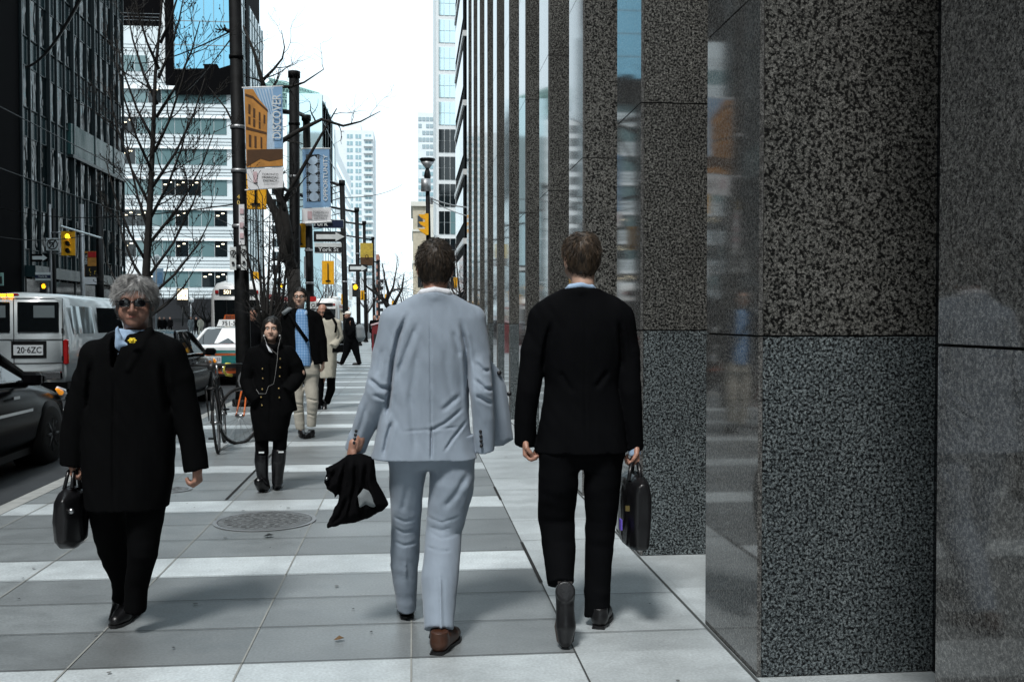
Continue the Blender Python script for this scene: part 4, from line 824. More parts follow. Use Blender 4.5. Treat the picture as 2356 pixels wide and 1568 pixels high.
# ---- woman in the black coat, walking towards the camera
def woman():
    F = Fig(8.85); mb = MB(); P = F.P
    HM = frame(P(625, 757), 182, 2, 0, .84); head(mb, HM, 'skin_pale', neck=.05)
    inner_body(mb, F, P(625, 930), P(625, 800), (P(583, 810), P(665, 810)), (P(570, 865), P(694, 858)), (P(590, 912), P(668, 895)), None, (P(603, 1020), P(645, 1015)), (P(603, 1105), P(642, 1100)), 'skin_pale')
    o = tag(mb.build('person'), 'woman in a black double-breasted coat and tall boots with white earphones', 'person')
    s = SDF(.02); s.ell((0, -.02, .03), (.098, .112, .107)); s.ell((0, -.05, -.05), (.092, .075, .11)); s.chain([((-.075, .0, .0), .03), ((-.078, .01, -.09), .028), ((-.085, .0, -.16), .024)]); s.chain([((.075, .0, .0), .03), ((.078, .01, -.09), .028), ((.085, .0, -.16), .024)])
    s.cut(lambda x, y, z: np.minimum(np.minimum(y-.025, .078-z-np.abs(x-.012)*.55), .058-np.abs(x))); s.noise(.004, 60, 60, 14, 4)
    k = MB(); sdf_add(k, s, .005, 'hair_black', HM); k.build('hair', o)
    rows = [(790, 603, 648, 0, .065), (796, 588, 662, 0, .085), (806, 574, 674, 0, .1), (830, 576, 674, 0, .115), (865, 584, 668, 0, .11), (900, 580, 668, 0, .115), (950, 576, 670, 0, .125), (985, 582, 664, 0, .12), (1012, 588, 658, 0, .105)]
    arms = [[(584, 815, 17), (574, 845, 17), (567, 875, 16, 0), (578, 905, 15, -.08), (592, 922, 14, -.1)], [(664, 812, 17), (678, 835, 17), (688, 862, 16.5, .02), (676, 884, 15, -.06), (660, 900, 14, -.1)]]
    s = torso_arms(F, rows, arms, amp=.006, seed=51, k=.02, folds=[([(628, 800), (626, 1000)], .01, .008)], extra=lambda s: (s.chain([(P(606, 792, -.07), .03), (P(622, 806, -.10), .03), (P(644, 792, -.07), .03)], k=.02), s.chain([(P(655, 900, 0), .09), (P(664, 948, 0), .085)], k=.04, cut1=1)))
    k = MB(); sdf_add(k, s, .011, 'black_coat'); co = k.build('coat', o)
    for u, v in ((604, 895), (642, 893), (601, 913), (643, 914), (605, 870), (644, 865), (604, 848), (645, 845), (645, 825), (603, 932), (561, 945)): k = MB(); k.sph(P(u, v, -.125), (.0075, .005, .0075), 'brass', 8, 6); k.build('button', co)
    k = MB(); k.tube([P(646, 775, -.07), P(640, 800, -.12), P(638, 830, -.14), P(634, 860, -.14), P(630, 882, -.14), P(618, 888, -.14), P(612, 905, -.14), P(596, 905, -.14), P(590, 895, -.13)], .0008, 'wire_white', 4); k.tube([P(608, 775, -.07), P(616, 795, -.12), P(630, 808, -.13), P(638, 815, -.14)], .0008, 'wire_white', 4)
    k.sph(P(608, 772, -.04), .008, 'wire_white'); k.sph(P(644, 772, -.04), .008, 'wire_white'); k.build('earphones', o)
    s = SDF(.015); s.poly(poly2(F, [(612, 788), (620, 808), (630, 812), (622, 800)], -.1), F.Y-.13, .012, .01); k = MB(); sdf_add(k, s, .005, 'shirt_white'); k.build('blouse', o)
    for nm, pts, tp in (('boot', [(603, 1035, 15, 0), (602, 1060, 16, 0), (604, 1090, 13, 0), (607, 1112, 12, 0)], 0), ('boot', [(643, 1033, 16, -.02), (641, 1060, 16, -.02), (639, 1090, 13, 0), (638, 1108, 12, 0)], 1)):
        s = SDF(.02); s.chain(F.ch(pts), cut0=1)
        if tp: g_ = gnd(640, 1119); s.chain([(g_+V(0, .03, .04), .042), (g_+V(0, -.07, .035), .036), (g_+V(0, -.17, .03), .030)], sy=1)
        else: g_ = gnd(610, 1133); s.chain([(P(607, 1112), .042), (P(603, 1118, -.06), .05), (P(596, 1108, -.13), .042)], k=.02); s.chain([(P(607, 1112), .04), (g_+V(0, .07, .04), .035)])
        s.cut(lambda x, y, z: .004-z); k = MB(); sdf_add(k, s, .008, 'rubber_boot'); bo = k.build(nm, o)
        q = P(602 if not tp else 647, 1040 if not tp else 1039, -.085 if not tp else -.105); k = MB(); k.box(q, (.045, .008, .013), 'sign_white'); k.build('label_tag', bo)
    trousers(F, [[(604, 985, 16), (603, 1045, 14.5)], [(645, 985, 17), (643, 1045, 15)]], 'leggings', 'black_knit', o, vox=.012)
woman()
# ---- man in glasses with messenger bag, blue checked shirt and khaki trousers
def khaki_man():
    F = Fig(12.6); mb = MB(); P = F.P
    HM = frame(P(690, 683), 180, 0, 0, .97); head(mb, HM, 'skin_pale', vox=.005)
    inner_body(mb, F, P(700, 830), P(692, 725), (P(662, 735), P(725, 735)), (P(655, 780), P(742, 780)), (P(660, 820), P(744, 832)), None, (P(687, 920), P(718, 915)), (P(692, 985), P(717, 975)), 'skin_pale', vox=.018)
    hand(mb, P(743, 832), (.02, 0, -1), (-1, .3, 0), 1, 'skin_pale', curl=(.5, .6, .5), vox=.005)
    o = tag(mb.build('person'), 'man in glasses with open black jacket, blue checked shirt and khaki trousers', 'person')
    short_hair(HM, 'hair_black', o, seed=8, nape=-.06, front=.075, n=300, vox=.005)
    k = MB()
    for q in (-1, 1):
        pp = [HM @ Vector((q*.033+.026*math.cos(t), .102, .002+.016*math.sin(t))) for t in [2*math.pi*i/12 for i in range(12)]]; k.tube(pp+[pp[0]], .004, 'glasses', 5, False); k.tube([HM @ Vector((q*.059, .1, .006)), HM @ Vector((q*.085, .0, .006))], .004, 'glasses', 4)
    k.tube([HM @ Vector((-.01, .104, .004)), HM @ Vector((.01, .104, .004))], .004, 'glasses', 4); k.build('glasses', o)
    s = SDF(.02); s.loft(F.rows([(712, 684, 704, -.03, .06), (722, 674, 712, -.03, .09), (770, 676, 714, -.05, .10), (815, 680, 716, -.06, .10), (842, 684, 718, -.06, .095)])); s.noise(.01, 14, 8, 9, 3, shear=.4); k = MB(); sdf_add(k, s, .011, 'plaid')
    s = SDF(.01); s.poly(poly2(F, [(690, 709), (698, 720), (706, 711), (709, 722), (699, 729), (688, 720)], -.1), F.Y-.10, .012, .015); sdf_add(k, s, .008, 'shirt_blue'); k.build('shirt', o)
    rows = [(710, 672, 712, .0, .07), (716, 656, 728, 0, .09), (726, 648, 738, 0, .11), (770, 652, 740, .0, .125), (810, 656, 744, .0, .13), (838, 660, 746, .0, .13)]
    arms = [[(660, 735, 13), (653, 780, 13), (655, 822, 11)], [(728, 733, 13), (740, 780, 12.5, 0), (744, 832, 11, 0)]]
    s = torso_arms(F, rows, arms, amp=.008, seed=61, k=.03)
    xs = lambda z: np.interp(z, [P(0, 842).z, P(0, 780).z, P(0, 722).z, P(0, 708).z], [P(699, 0, 0).x, P(695, 0).x, P(693, 0).x, P(692, 0).x]); hw = lambda z: np.interp(z, [P(0, 842).z, P(0, 780).z, P(0, 722).z, P(0, 708).z], [.115, .075, .07, .05])
    s.cut(lambda x, y, z: np.minimum(hw(z)-np.abs(x-xs(z)), F.Y-.01-y)); k = MB(); sdf_add(k, s, .011, 'black_coat'); jo_ = k.build('jacket', o)
    k = MB(); k.tube([P(662, 716, -.07), P(680, 745, -.15), P(708, 785, -.17)], .022, 'black_coat', 6); k.tube([P(651, 722, -.10), P(664, 712, -.10), P(668, 712, 0)], .03, 'grey_pack', 6); bo = k.build('messenger_strap', o)
    trousers(F, [[(690, 845, 16), (684, 880, 15, 0), (685, 925, 13, -.02), (691, 988, 10, 0)], [(717, 845, 17), (718, 880, 15, 0), (719, 925, 13.5, -.05), (717, 980, 10, .0)]], 'trousers', 'khaki', o, amp=.007, seed=34, knee=[([(676, 925), (700, 930)], .012, .01), ([(708, 915), (732, 920)], .014, .01), ([(672, 950), (700, 945)], .01, .01), ([(700, 860), (695, 900)], .012, .012), ([(706, 950), (730, 955)], .01, .01)], hip=[(835, 674, 733, 0, .12), (860, 673, 734, 0, .12)], vox=.011)
    for u, v, yw in ((690, 1004, 195), (718, 1006, 165)): g_ = gnd(u, v); shoe(g_+V(0, .12, .0), yw, 0, 0, o, 'leather_black', vox=.008)
khaki_man()
def beige_person():
    F = Fig(16.8); mb = MB(); P = F.P
    HM = frame(P(742, 716), 176, -18, 0, .97); head(mb, HM, 'skin', vox=.006)
    inner_body(mb, F, P(756, 830), P(752, 735), (P(738, 742), P(774, 742)), (P(735, 780), P(780, 778)), (P(740, 800), P(768, 797)), None, (P(736, 898), P(762, 893, .05)), (P(734, 922), P(753, 918, .13)), 'skin', vox=.02)
    hand(mb, P(752, 800, -.1), (-1, -.2, 0), (0, 0, -1), 1, 'skin', vox=.006)
    o = tag(mb.build('person'), 'balding person in a beige coat looking down behind the man in khaki trousers', 'person')
    k = MB(); s = SDF(.02); s.ell((0, -.05, .0), (.085, .075, .075)); s.noise(.006, 40, 30, 30, 3); sdf_add(k, s, .008, 'hair_black', HM); k.build('hair', o)
    k = MB(); s = SDF(.03); s.chain([(P(752, 722, .0), .09), (P(755, 732, 0), .11)]); s.noise(.015, 20, 20, 20, 5); sdf_add(k, s, .012, 'black_knit'); k.build('scarf', o)
    s = torso_arms(F, [(730, 744, 770, 0, .09), (738, 734, 780, 0, .12), (770, 735, 778, 0, .15), (810, 736, 776, 0, .15), (868, 736, 772, 0, .16)], [[(738, 745, 9), (734, 775, 9), (742, 800, 8, -.1)], [(776, 745, 9), (782, 775, 9), (766, 797, 8.5, -.15)]], amp=.012, seed=71); k = MB(); sdf_add(k, s, .014, 'beige_coat'); k.build('coat', o)
    k = MB(); k.tube([P(766, 731, -.1), P(774, 745, -.16), P(772, 765, -.17)], .02, 'black_coat', 6); k.box(P(776, 803, -.08), (.2, .12, .1), 'black_coat'); k.build('strap_bag', o)
    trousers(F, [[(738, 865, 10), (736, 900, 9), (734, 932, 8)], [(762, 865, 10.5), (762, 895, 9.5, .05), (752, 926, 7.5, .15)]], 'trousers', 'black_coat', o, vox=.014)
    g_ = gnd(734, 940); shoe(g_+V(0, .14, 0), 178, 0, 0, o, vox=.01); shoe(P(749, 926, .2), 178, -35, 0, o, vox=.01)
beige_person()
def cap_man():
    F = Fig(33); mb = MB(); P = F.P
    def Q(x, y): return ((x/4.9+740)/1.0611, (y/4.9+700)/1.0611)
    def q(x, y, r, dy=0): u, v = Q(x, y); return (u, v, r/4.9/1.0611, dy)
    HM = frame(P(*Q(535, 335)), 90, 0, 0, 1.0); head(mb, HM, 'skin', vox=.009)
    o = None
    pp = lambda x, y, dy=0: P(*Q(x, y), dy)
    inner_body(mb, F, pp(575, 640), pp(560, 400), (pp(575, 420, -.17), pp(575, 420, .17)), (pp(580, 500, -.2), pp(580, 500, .2)), (pp(560, 560, -.2), pp(560, 560, .2)), None, (pp(510, 780), pp(640, 780)), (pp(465, 910), pp(670, 920)), 'skin', vox=.03)
    o = tag(mb.build('person'), 'man in a white cap and dark jacket striding left with a grey backpack', 'person')
    k = MB(); s = SDF(.02); s.ell((0, -.012, .05), (.088, .105, .075)); s.cut(lambda x, y, z: .03-z); s.chain([((0, .08, .04), .05), ((0, .15, .03), .045)], k=.005); s.cut(lambda x, y, z: np.minimum(y-.09, np.abs(z-.04)-.012)); sdf_add(k, s, .01, 'white_cap', HM); k.build('cap', o)
    s = SDF(.06); s.chain([(pp(560, 400), .13), (pp(570, 480), .19), (pp(575, 560), .19), (pp(575, 640), .18)], sy=1.1); s.chain([(pp(590, 430, -.2), .08), (pp(600, 520, -.25), .075), (pp(560, 570, -.22), .06)]); s.noise(.02, 8, 8, 8, 2); k = MB(); sdf_add(k, s, .025, 'dark_suit'); k.build('jacket', o)
    k = MB(); s = SDF(.05); s.chain([(pp(675, 500), .16), (pp(680, 590), .17)], sy=1.1); s.noise(.03, 8, 8, 8, 6); sdf_add(k, s, .025, 'grey_pack'); tag(k.build('backpack'), 'grey backpack worn by the man in the white cap', 'backpack')
    trousers(F, [[q(560, 630, 60), q(515, 790, 38), q(460, 920, 24)], [q(600, 630, 60), q(640, 790, 38), q(678, 925, 24)]], 'trousers', 'dark_suit', o, vox=.02)
    shoe(pp(470, 940)+V(.0, 0, .02), 90, 18, 0, o, vox=.012); a_ = pp(690, 940); shoe(V(a_.x, a_.y, .0), 90, 0, 0, o, vox=.012)
cap_man()
# small far pedestrians
def far_person(u, v, Y, coat, skin, label, yaw=0, group=None, hgt=1.72):
    g_ = at(u, v, Y); x, z0 = g_.x, 0.0; s = SDF(.06); mb = MB(); H = hgt/1.72; c = V(x, Y, z0)
    s.chain([(c+V(0, 0, 1.42)*H, .10), (c+V(0, 0, 1.2)*H, .16), (c+V(0, 0, .95)*H, .15)], sy=.8)
    for q in (-1, 1): s.chain([(c+V(.17*q, 0, 1.38)*H, .07), (c+V(.24*q, 0, 1.1)*H, .06), (c+V(.22*q, -.05, .84)*H, .05)]); s.chain([(c+V(.08*q, 0, .9)*H, .1), (c+V(.1*q, .1*q, .5)*H, .075), (c+V(.1*q, .2*q, .06)*H, .06)])
    s.noise(.015, 6, 6, 6, int(u)); sdf_add(mb, s, .03, coat); s = SDF(.03); s.ell(c+V(0, 0, 1.6)*H, (.08, .095, .12)); s.chain([(c+V(0, 0, 1.5)*H, .06), (c+V(0, 0, 1.42)*H, .07)])
    sdf_add(mb, s, .02, skin); o = tag(mb.build('person'), label, 'person', group)
    k = MB(); s = SDF(.02); s.ell(c+V(0, .02, 1.63)*H, (.09, .1, .11)); s.cut(lambda X, Y_, Z: (c.z+1.6*H-Z)-(Y_-Y)*.8); sdf_add(k, s, .02, 'hair_black'); k.build('hair', o)
far_person(583, 715, 20.5, 'dark_suit', 'skin', 'dark dressed pedestrian whose face shows between the black pole and the woman', 0)
far_person(862, 750, 52, 'black_coat', 'skin', 'distant pedestrian in black beyond the cap man near the grey suit\'s elbow')
far_person(873, 750, 57, 'dark_suit', 'skin', 'distant pedestrian further back, right beside the red news box')
for i, (u, Y, c) in enumerate(((368, 95, 'black_coat'), (378, 92, 'dark_suit'), (440, 90, 'grey_pack'), (452, 98, 'black_coat'), (462, 93, 'beige_coat'), (392, 99, 'black_knit'))):
    far_person(u, 740, Y, c, 'skin', 'tiny pedestrian in %s clothes on the plaza before the banded office, number of its kind seen over the dark car roof' % {'black_coat': 'black', 'dark_suit': 'dark', 'grey_pack': 'grey', 'beige_coat': 'beige', 'black_knit': 'black'}[c] if 0 else 'tiny dark pedestrian on the plaza in front of the banded office storefront', group='pedestrians on the plaza')
# ================================================================ poles, signs, lights
UP, RT = V(0, 0, 1), V(1, 0, 0)
def box_at(mb, u0, v0, u1, v1, Y, dep, m):
    A, B = at(u0, v0, Y), at(u1, v1, Y); mb.box((A+B)/2, (abs(B.x-A.x), dep, abs(A.z-B.z)), m)
def poly_at(mb, pts, Y, th, m, off=0):
    P = [at(u, v, Y) for u, v in pts]; mb.prism([(p.x, p.z) for p in P][::-1], (0, Y, 0), RT, UP, th, m, off)
def ring(mb, c, r, wd, m, dep=.01, n=20):
    for i in range(n):
        a0, a1 = 2*math.pi*i/n, 2*math.pi*(i+1)/n; q = [(math.cos(a0)*r, math.sin(a0)*r), (math.cos(a1)*r, math.sin(a1)*r), (math.cos(a1)*(r-wd), math.sin(a1)*(r-wd)), (math.cos(a0)*(r-wd), math.sin(a0)*(r-wd))]
        mb.add([Vector(c)+V(x, 0, z) for x, z in q], [(0, 1, 2, 3)], m)
def pole(u0, v0, u1, Y, r0, r1, label, name='utility_pole', m='pole_metal', bands=(), z0=0, group=None, bends=None, cap=1.25):
    X = at(u1, 734, Y).x; b = thing(name, label, 'pole', (X, Y, z0), group); T = at(u0, v0, Y); B = V(X, Y, z0); mb = MB()
    mb.tube([B, B+V(0, 0, .5), T], [r0*1.15, r0, r1], m, 16); 
    if cap: mb.tube([T-V(0, 0, .12), T+V(0, 0, .03)], r1*cap, m, 16)
    mb.tube([B, B+V(0, 0, .12)], r0*1.5, m, 16); mb.build('post', b); k = MB()
    for z in bands:
        t = (z-z0)/(T.z-z0); c = B.lerp(T, t); k.tube([c-V(0, 0, .03), c+V(0, 0, .03)], (r0+(r1-r0)*t)*1.12, 'grey_metal' if z < 5.6 else m, 14)
    if bands: k.build('clamps', b)
    return b, T
def sig_back(u, v0, v1, Y, label, wpx, m='yellow_box', z='back'):
    a_, b_ = at(u, v0, Y), at(u, v1, Y); h = a_.z-b_.z; w_ = wpx/2289*Y; c = (a_+b_)/2; t = thing('traffic_light', label, 'traffic light', tuple(b_)); k = MB()
    k.bbox(c, (w_, .03, h), m, .03); k.build('backboard', t); k = MB(); k.bbox(c+V(0, .14, 0), (w_*.62, .2, h*.86), m, .03); k.build('housing', t)
    if z == 'back':
        k = MB(); k.box(c+V(0, -.03, -h*.35), (w_*.4, .03, h*.05), 'black_metal'); k.tube([c+V(0, -.06, h*.4), c+V(0, -.06, -h*.4)], .02, 'black_metal', 6); k.build('bracket', t)
    return t, c, w_, h
def sig_front(u, v0, v1, Y, label, wpx, lit=0):
    t, c, w_, h = sig_back(u, v0, v1, Y, label, wpx, z='front')
    for i in range(3):
        z = h*(.29-.29*i)*1.0; k = MB(); k.lathe(c+V(0, -.02, z), [(.0001, -.03), (h*.095, -.022), (h*.115, 0)], ('amber_lit' if i == lit else 'black_sign'), 18, 'Y'); 
        pts = [c+V(math.cos(a)*h*.12, -.02, z+math.sin(a)*h*.12) for a in [math.pi*(q/8*1.2-.1) for q in range(9)]]; k.add(pts+[p-V(0, .16, .02) for p in pts], [(q, q+1, q+10, q+9) for q in range(8)], 'yellow_box' if i != lit else 'black_sign'); k.build('lens', t)
    return t, c
b, T = pole(540, -40, 561, 17.6, .135, .105, 'tall black trolley pole nearest the camera carrying the large DISCOVER banner', bands=(4.8, 4.05, 3.1, 2.4, 6.0))
k = MB(); k.text('4', at(549, 453, 17.45), RT, UP, .1, 'yellow_line'); k.text('0', at(549, 466, 17.45), RT, UP, .1, 'yellow_line'); k.build('number', b)
k = MB(); k.tube([at(541, 70, 17.6), at(525, 72, 17.6), at(515, 66, 17.6)], .035, 'black_metal', 6)
for q in range(8): k.tube([at(520-q*2, 70, 17.6), at(517-q*3, 58+(q % 3)*9, 17.5)], .012, 'black_metal', 4)
k.build('bracket', b)
def ob(nm, mb, label, cat, group=None): return tag(mb.build(nm), label, cat, group)
# DISCOVER banner
t = thing('banner', 'large DISCOVER banner picturing an ochre stone building, on the nearest black pole', 'banner', tuple(at(570, 437, 17.5))); Y = 17.5
k = MB(); poly_at(k, [(560, 204), (650, 200), (652, 384), (568, 388)], Y, .01, 'pale_blue'); k.build('picture_panel', t)
k = MB(); poly_at(k, [(568, 389), (652, 385), (652, 430), (571, 437)], Y, .01, 'banner_white'); k.build('white_panel', t)
k = MB(); o1, o2, o3 = .008, .011, .014
poly_at(k, [(630, 201), (650, 200), (651, 340), (632, 341)], Y, .002, 'light_blue', o1)
for i in range(7): poly_at(k, [(585+i*7, 205), (588+i*7, 205), (606+i*6, 250+i*4), (603+i*6, 250+i*4)], Y, .002, 'light_blue', o1+.0005)
poly_at(k, [(563, 206), (583, 206), (596, 228), (616, 252), (614, 345), (651, 343), (652, 382), (568, 386)], Y, .002, 'ochre', o2)
poly_at(k, [(569, 345), (652, 343), (652, 366), (620, 372), (600, 366), (569, 384)], Y, .002, 'ochre_dark', o3)
poly_at(k, [(565, 216), (583, 222), (617, 254), (616, 258), (582, 228), (565, 222)], Y, .002, 'ochre_dark', o3)
poly_at(k, [(567, 292), (614, 305), (614, 310), (567, 299)], Y, .002, 'ochre_dark', o3+.001)
for (x, y, w_, h_) in ((572, 240, 5, 22), (583, 249, 5, 22), (596, 258, 4, 20), (607, 264, 4, 20), (572, 268, 5, 18), (583, 274, 5, 18), (596, 280, 4, 16), (573, 310, 6, 28), (586, 313, 5, 27), (600, 315, 4, 26)): poly_at(k, [(x, y), (x+w_, y+2), (x+w_, y+h_+2), (x, y+h_)], Y, .002, 'ochre_dark', o3+.002)
k.build('picture', t)
k = MB(); c = at(637, 268, Y-.03); k.text('DISCOVER', c, UP, -RT, .205, 'sign_white', off=.004, sx=.79); k.build('lettering', t)
k = MB(); c = at(618, 409, Y-.03)
for i, s_ in enumerate(('TORONTO', 'FINANCIAL', 'DISTRICT')): k.text(s_, c+V(.03, 0, .055-.055*i), RT, UP, .055, 'black_sign')
box_at(k, 583, 395, 592, 420, Y-.02, .004, 'banner_pink'); k.build('small_print', t)
k = MB(); k.tube([at(553, 203, 17.55), at(652, 199, 17.5)], .014, 'white_paint', 6); k.tube([at(558, 438, 17.55), at(652, 431, 17.5)], .014, 'white_paint', 6); k.build('rod', t)
# pole 2, pole 3
b, T = pole(677, 168, 679, 25, .135, .125, 'second black trolley pole with a flat cap, behind the young bare trees', bands=(2.3, 5.0, 6.3), cap=1.2)
k = MB(); [k.text(s_, at(671, 530+i*12, 24.8), RT, UP, .12, 'yellow_line') for i, s_ in enumerate('142')]; k.build('number', b)
b, T = pole(705, 268, 716, 28, .115, .10, 'third black pole carrying the York St name signs and OPPORTUNITY banner', bands=(2.5, 3.4, 4.1, 5.3), cap=1.3)
k = MB(); k.tube([at(648, 256, 26), at(690, 262, 27.5), at(706, 270, 28)], .06, 'black_metal', 8); k.tube([at(640, 425, 26), at(663, 440, 27), at(700, 452, 28)], .045, 'black_metal', 8); k.build('arm', b)
Y = 27.7; t = thing('banner', 'narrow blue OPPORTUNITY banner with five pale discs above the York St signs', 'banner', tuple(at(729, 511, Y)))
k = MB(); poly_at(k, [(696, 343), (758, 343), (761, 476), (698, 479)], Y, .012, 'light_blue'); k.build('picture_panel', t)
k = MB(); poly_at(k, [(695, 480), (762, 477), (762, 511), (695, 515)], Y, .012, 'banner_white'); k.build('white_panel', t)
k = MB(); poly_at(k, [(704, 356), (736, 356), (738, 464), (706, 464)], Y, .002, 'black_sign', .009)
for i in range(5):
    c = at(719.5+i*.8, 369+i*21, Y-.02); k.add([c]+[c+V(math.cos(q*math.pi/9)*.128, 0, math.sin(q*math.pi/9)*.128) for q in range(18)], [(0, 1+(q+1) % 18, 1+q) for q in range(18)], 'pale_blue')
for i in range(5):
    for dx in (-13, -9, 11, 15): box_at(k, 719+dx, 357+i*22, 720+dx, 375+i*22, Y-.024, .002, 'pale_blue')
    for dv in (0, 4): box_at(k, 705, 367+dv+i*21, 737, 368+dv+i*21, Y-.016, .001, 'pale_blue')
k.build('picture', t)
k = MB(); k.text('OPPORTUNITY', at(749, 409, Y-.02), UP, -RT, .165, 'sign_white', off=.006, sx=1.12); k.build('lettering', t)
k = MB()
for i, s_ in enumerate(('TORONTO', 'FINANCIAL', 'DISTRICT')): k.text(s_, at(738, 488+i*7, Y-.02), RT, UP, .085, 'grey_metal')
box_at(k, 708, 486, 718, 504, Y-.02, .004, 'banner_pink'); k.build('small_print', t)
k = MB(); k.tube([at(694, 342, Y), at(760, 342, Y)], .02, 'white_paint', 6); k.tube([at(693, 514, Y), at(764, 510, Y)], .03, 'white_paint', 6); k.build('rod', t)
Y = 27.6
def plate(u0, v0, u1, v1, Y, m, label, name='street_sign', cat='sign', dep=.02, extra=None, rim=None):
    t = thing(name, label, cat, tuple(at((u0+u1)/2, v1, Y))); k = MB(); box_at(k, u0, v0, u1, v1, Y, dep, m); k.build('panel', t)
    if rim: k = MB(); box_at(k, u0-1, v0-1, u1+1, v1+1, Y+.02, dep, rim); k.build('rim', t)
    return t
t = plate(722, 506, 790, 524, 27.75, 'navy', 'dark blue York St blade sign partly behind the banner foot', rim='sign_white'); k = MB(); k.text('York', at(737, 514, 27.7), RT, UP, .2, 'sign_white', off=.01); k.text('St', at(753, 510, 27.7), RT, UP, .1, 'sign_white', off=.01); k.build('lettering', t)
def arrow(u0, v0, u1, v1, Y, label, m='black_sign', bg=True):
    t = thing('one_way_sign', label, 'sign', tuple(at((u0+u1)/2, v1, Y))); k = MB()
    if bg: box_at(k, u0, v0, u1, v1, Y, .02, m); k.build('panel', t)
    k = MB(); w_, h_ = u1-u0, v1-v0; c = (v0+v1)/2; poly_at(k, [(u0+w_*.08, c-h_*.22), (u0+w_*.68, c-h_*.22), (u0+w_*.68, c-h_*.42), (u0+w_*.96, c), (u0+w_*.68, c+h_*.42), (u0+w_*.68, c+h_*.22), (u0+w_*.08, c+h_*.22)], Y-.03, .01, 'sign_white'); k.build('arrow', t)
arrow(722, 532, 796, 557, 27.6, 'larger black one-way sign with white arrow, on the pole above the York St plate')
t = plate(724, 558, 786, 583, 27.6, 'sign_white', 'white street name plate with black York St band under the larger arrow'); k = MB(); box_at(k, 724, 568, 786, 580, 27.585, .02, 'black_sign'); k.build('band', t); k = MB(); k.text('York St', at(756, 574, 27.55), RT, UP, .16, 'sign_white', off=.012, sx=1.1); k.build('lettering', t)
k = MB()
t = plate(714, 694, 728, 716, 27.5, 'sign_white', 'white transit stop sign with streetcar symbol and red top'); k = MB(); box_at(k, 714, 682, 728, 693, 27.5, .02, 'red_paint'); k.build('top_panel', t); k = MB(); c = at(721, 702, 27.45); ring(k, c, .055, .018, 'black_sign'); k.build('symbol', t); k = MB(); box_at(k, 716, 709, 726, 711, 27.47, .01, 'black_sign'); k.build('text_line', t)
k = MB(); box_at(k, 700, 590, 704, 640, 27.7, .06, 'grey_metal'); box_at(k, 707, 570, 713, 577, 27.6, .1, 'grey_metal'); t = ob('control_box', k, 'slim grey cable box strapped to the third pole', 'utility box')
# further poles
pg = None
for (u0, v0, u1, Y, r, lab, al) in ((787, 420, 797, 45.8, .13, 'fourth pole in the row, beside the man in the white cap', 42), (821, 482, 826, 57, .12, 'fifth pole in the row, with the lit pedestrian signal', 62), (838, 512, 842, 66, .11, 'sixth pole in the row, behind the gold banner', 78), (858, 548, 861, 82, .11, 'seventh pole in the row, right of the gold banner', 60), (871, 600, 873, 97, .11, 'eighth and farthest pole in the row', 50)):
    b, T = pole(u0, v0, u1, Y, r, r*.9, lab+' along the kerb', bands=(3.2, 5.2))
    k = MB(); k.tube([T-V(0, 0, .15), at(u0-al, v0-6, Y+1)], .07, 'black_metal', 6); k.tube([T-V(0, 0, .1), T+V(0, 0, .1)], .14, 'black_metal', 8); k.build('arm', b)
arrow(802, 608, 846, 625, 50, 'smaller far one-way sign with white arrow beside the fifth pole')
t = thing('banner', 'small gold banner on the sixth pole', 'banner', tuple(at(844, 610, 65.7))); k = MB(); box_at(k, 829, 559, 858, 611, 65.7, .02, 'gold'); k.build('cloth', t); k = MB(); box_at(k, 829, 592, 858, 611, 65.66, .02, 'ochre_dark'); c = at(844, 590, 65.6); ring(k, c, .12, .05, 'ochre_dark'); k.build('picture', t)
# traffic lights
sig_back(589, 400, 482, 20.5, 'yellow traffic light seen from behind, just right of the nearest pole under the banner', 47)
t, c, w_, h = sig_back(692, 514, 570, 25.5, 'yellow traffic light seen half behind the second pole', 22)
sig_back(755, 600, 654, 40, 'yellow traffic light board below the York St plate', 27)
sig_front(648, 652, 676, 62, 'small traffic light left of the glasses man\'s head', 14, 0)
sig_back(590, 625, 650, 55, 'small distant yellow light behind the nearest pole', 14)
sig_back(834, 668, 690, 58, 'small yellow signal right of the pedestrian hand', 9)
t, c = sig_front(157.5, 532, 588, 48.6, 'traffic light with the top lamp glowing amber over the white van', 30, 0)
k = MB(); k.tube([at(115, 470, 48.8), at(117, 600, 48.8), at(120, 760, 48.8)], .07, 'grey_metal', 8); k.tube([at(116, 535, 48.8), at(144, 535, 48.7)], .035, 'grey_metal', 6); k.tube([at(117, 582, 48.8), at(144, 583, 48.7)], .035, 'grey_metal', 6); ob('signal_pole', k, 'grey signal pole holding the lit amber traffic light on the far corner', 'pole')
k = MB(); k.tube([at(124, 480, 49.5), at(126, 790, 49.5)], .11, 'black_metal', 8); ob('utility_pole', k, 'black pole just right of the grey signal pole at the far corner', 'pole')
t = plate(107, 548, 135, 576, 48.4, 'sign_white', 'square no left turn sign beside the lit amber traffic light', rim='grey_metal'); k = MB(); c = at(121, 562, 48.36); ring(k, c, .25, .05, 'black_sign'); poly_at(k, [(112, 571), (114, 573), (130, 553), (128, 551)], 48.36, .006, 'black_sign'); poly_at(k, [(122, 570), (125, 570), (125, 557), (117, 557), (117, 553), (112, 559), (117, 564), (117, 560), (122, 560)], 48.36, .006, 'black_sign', .004); k.build('symbol', t)
arrow(72, 584, 111, 602, 48.4, 'one-way arrow sign on the far left corner above the van', 'black_stone')
t = plate(82, 626, 117, 645, 48.4, 'sign_white', 'far left corner York St name plate above the white van'); k = MB(); box_at(k, 82, 632, 117, 640, 48.385, .02, 'navy'); k.text('York St', at(99, 636, 48.35), RT, UP, .13, 'sign_white', off=.012); k.build('lettering', t)
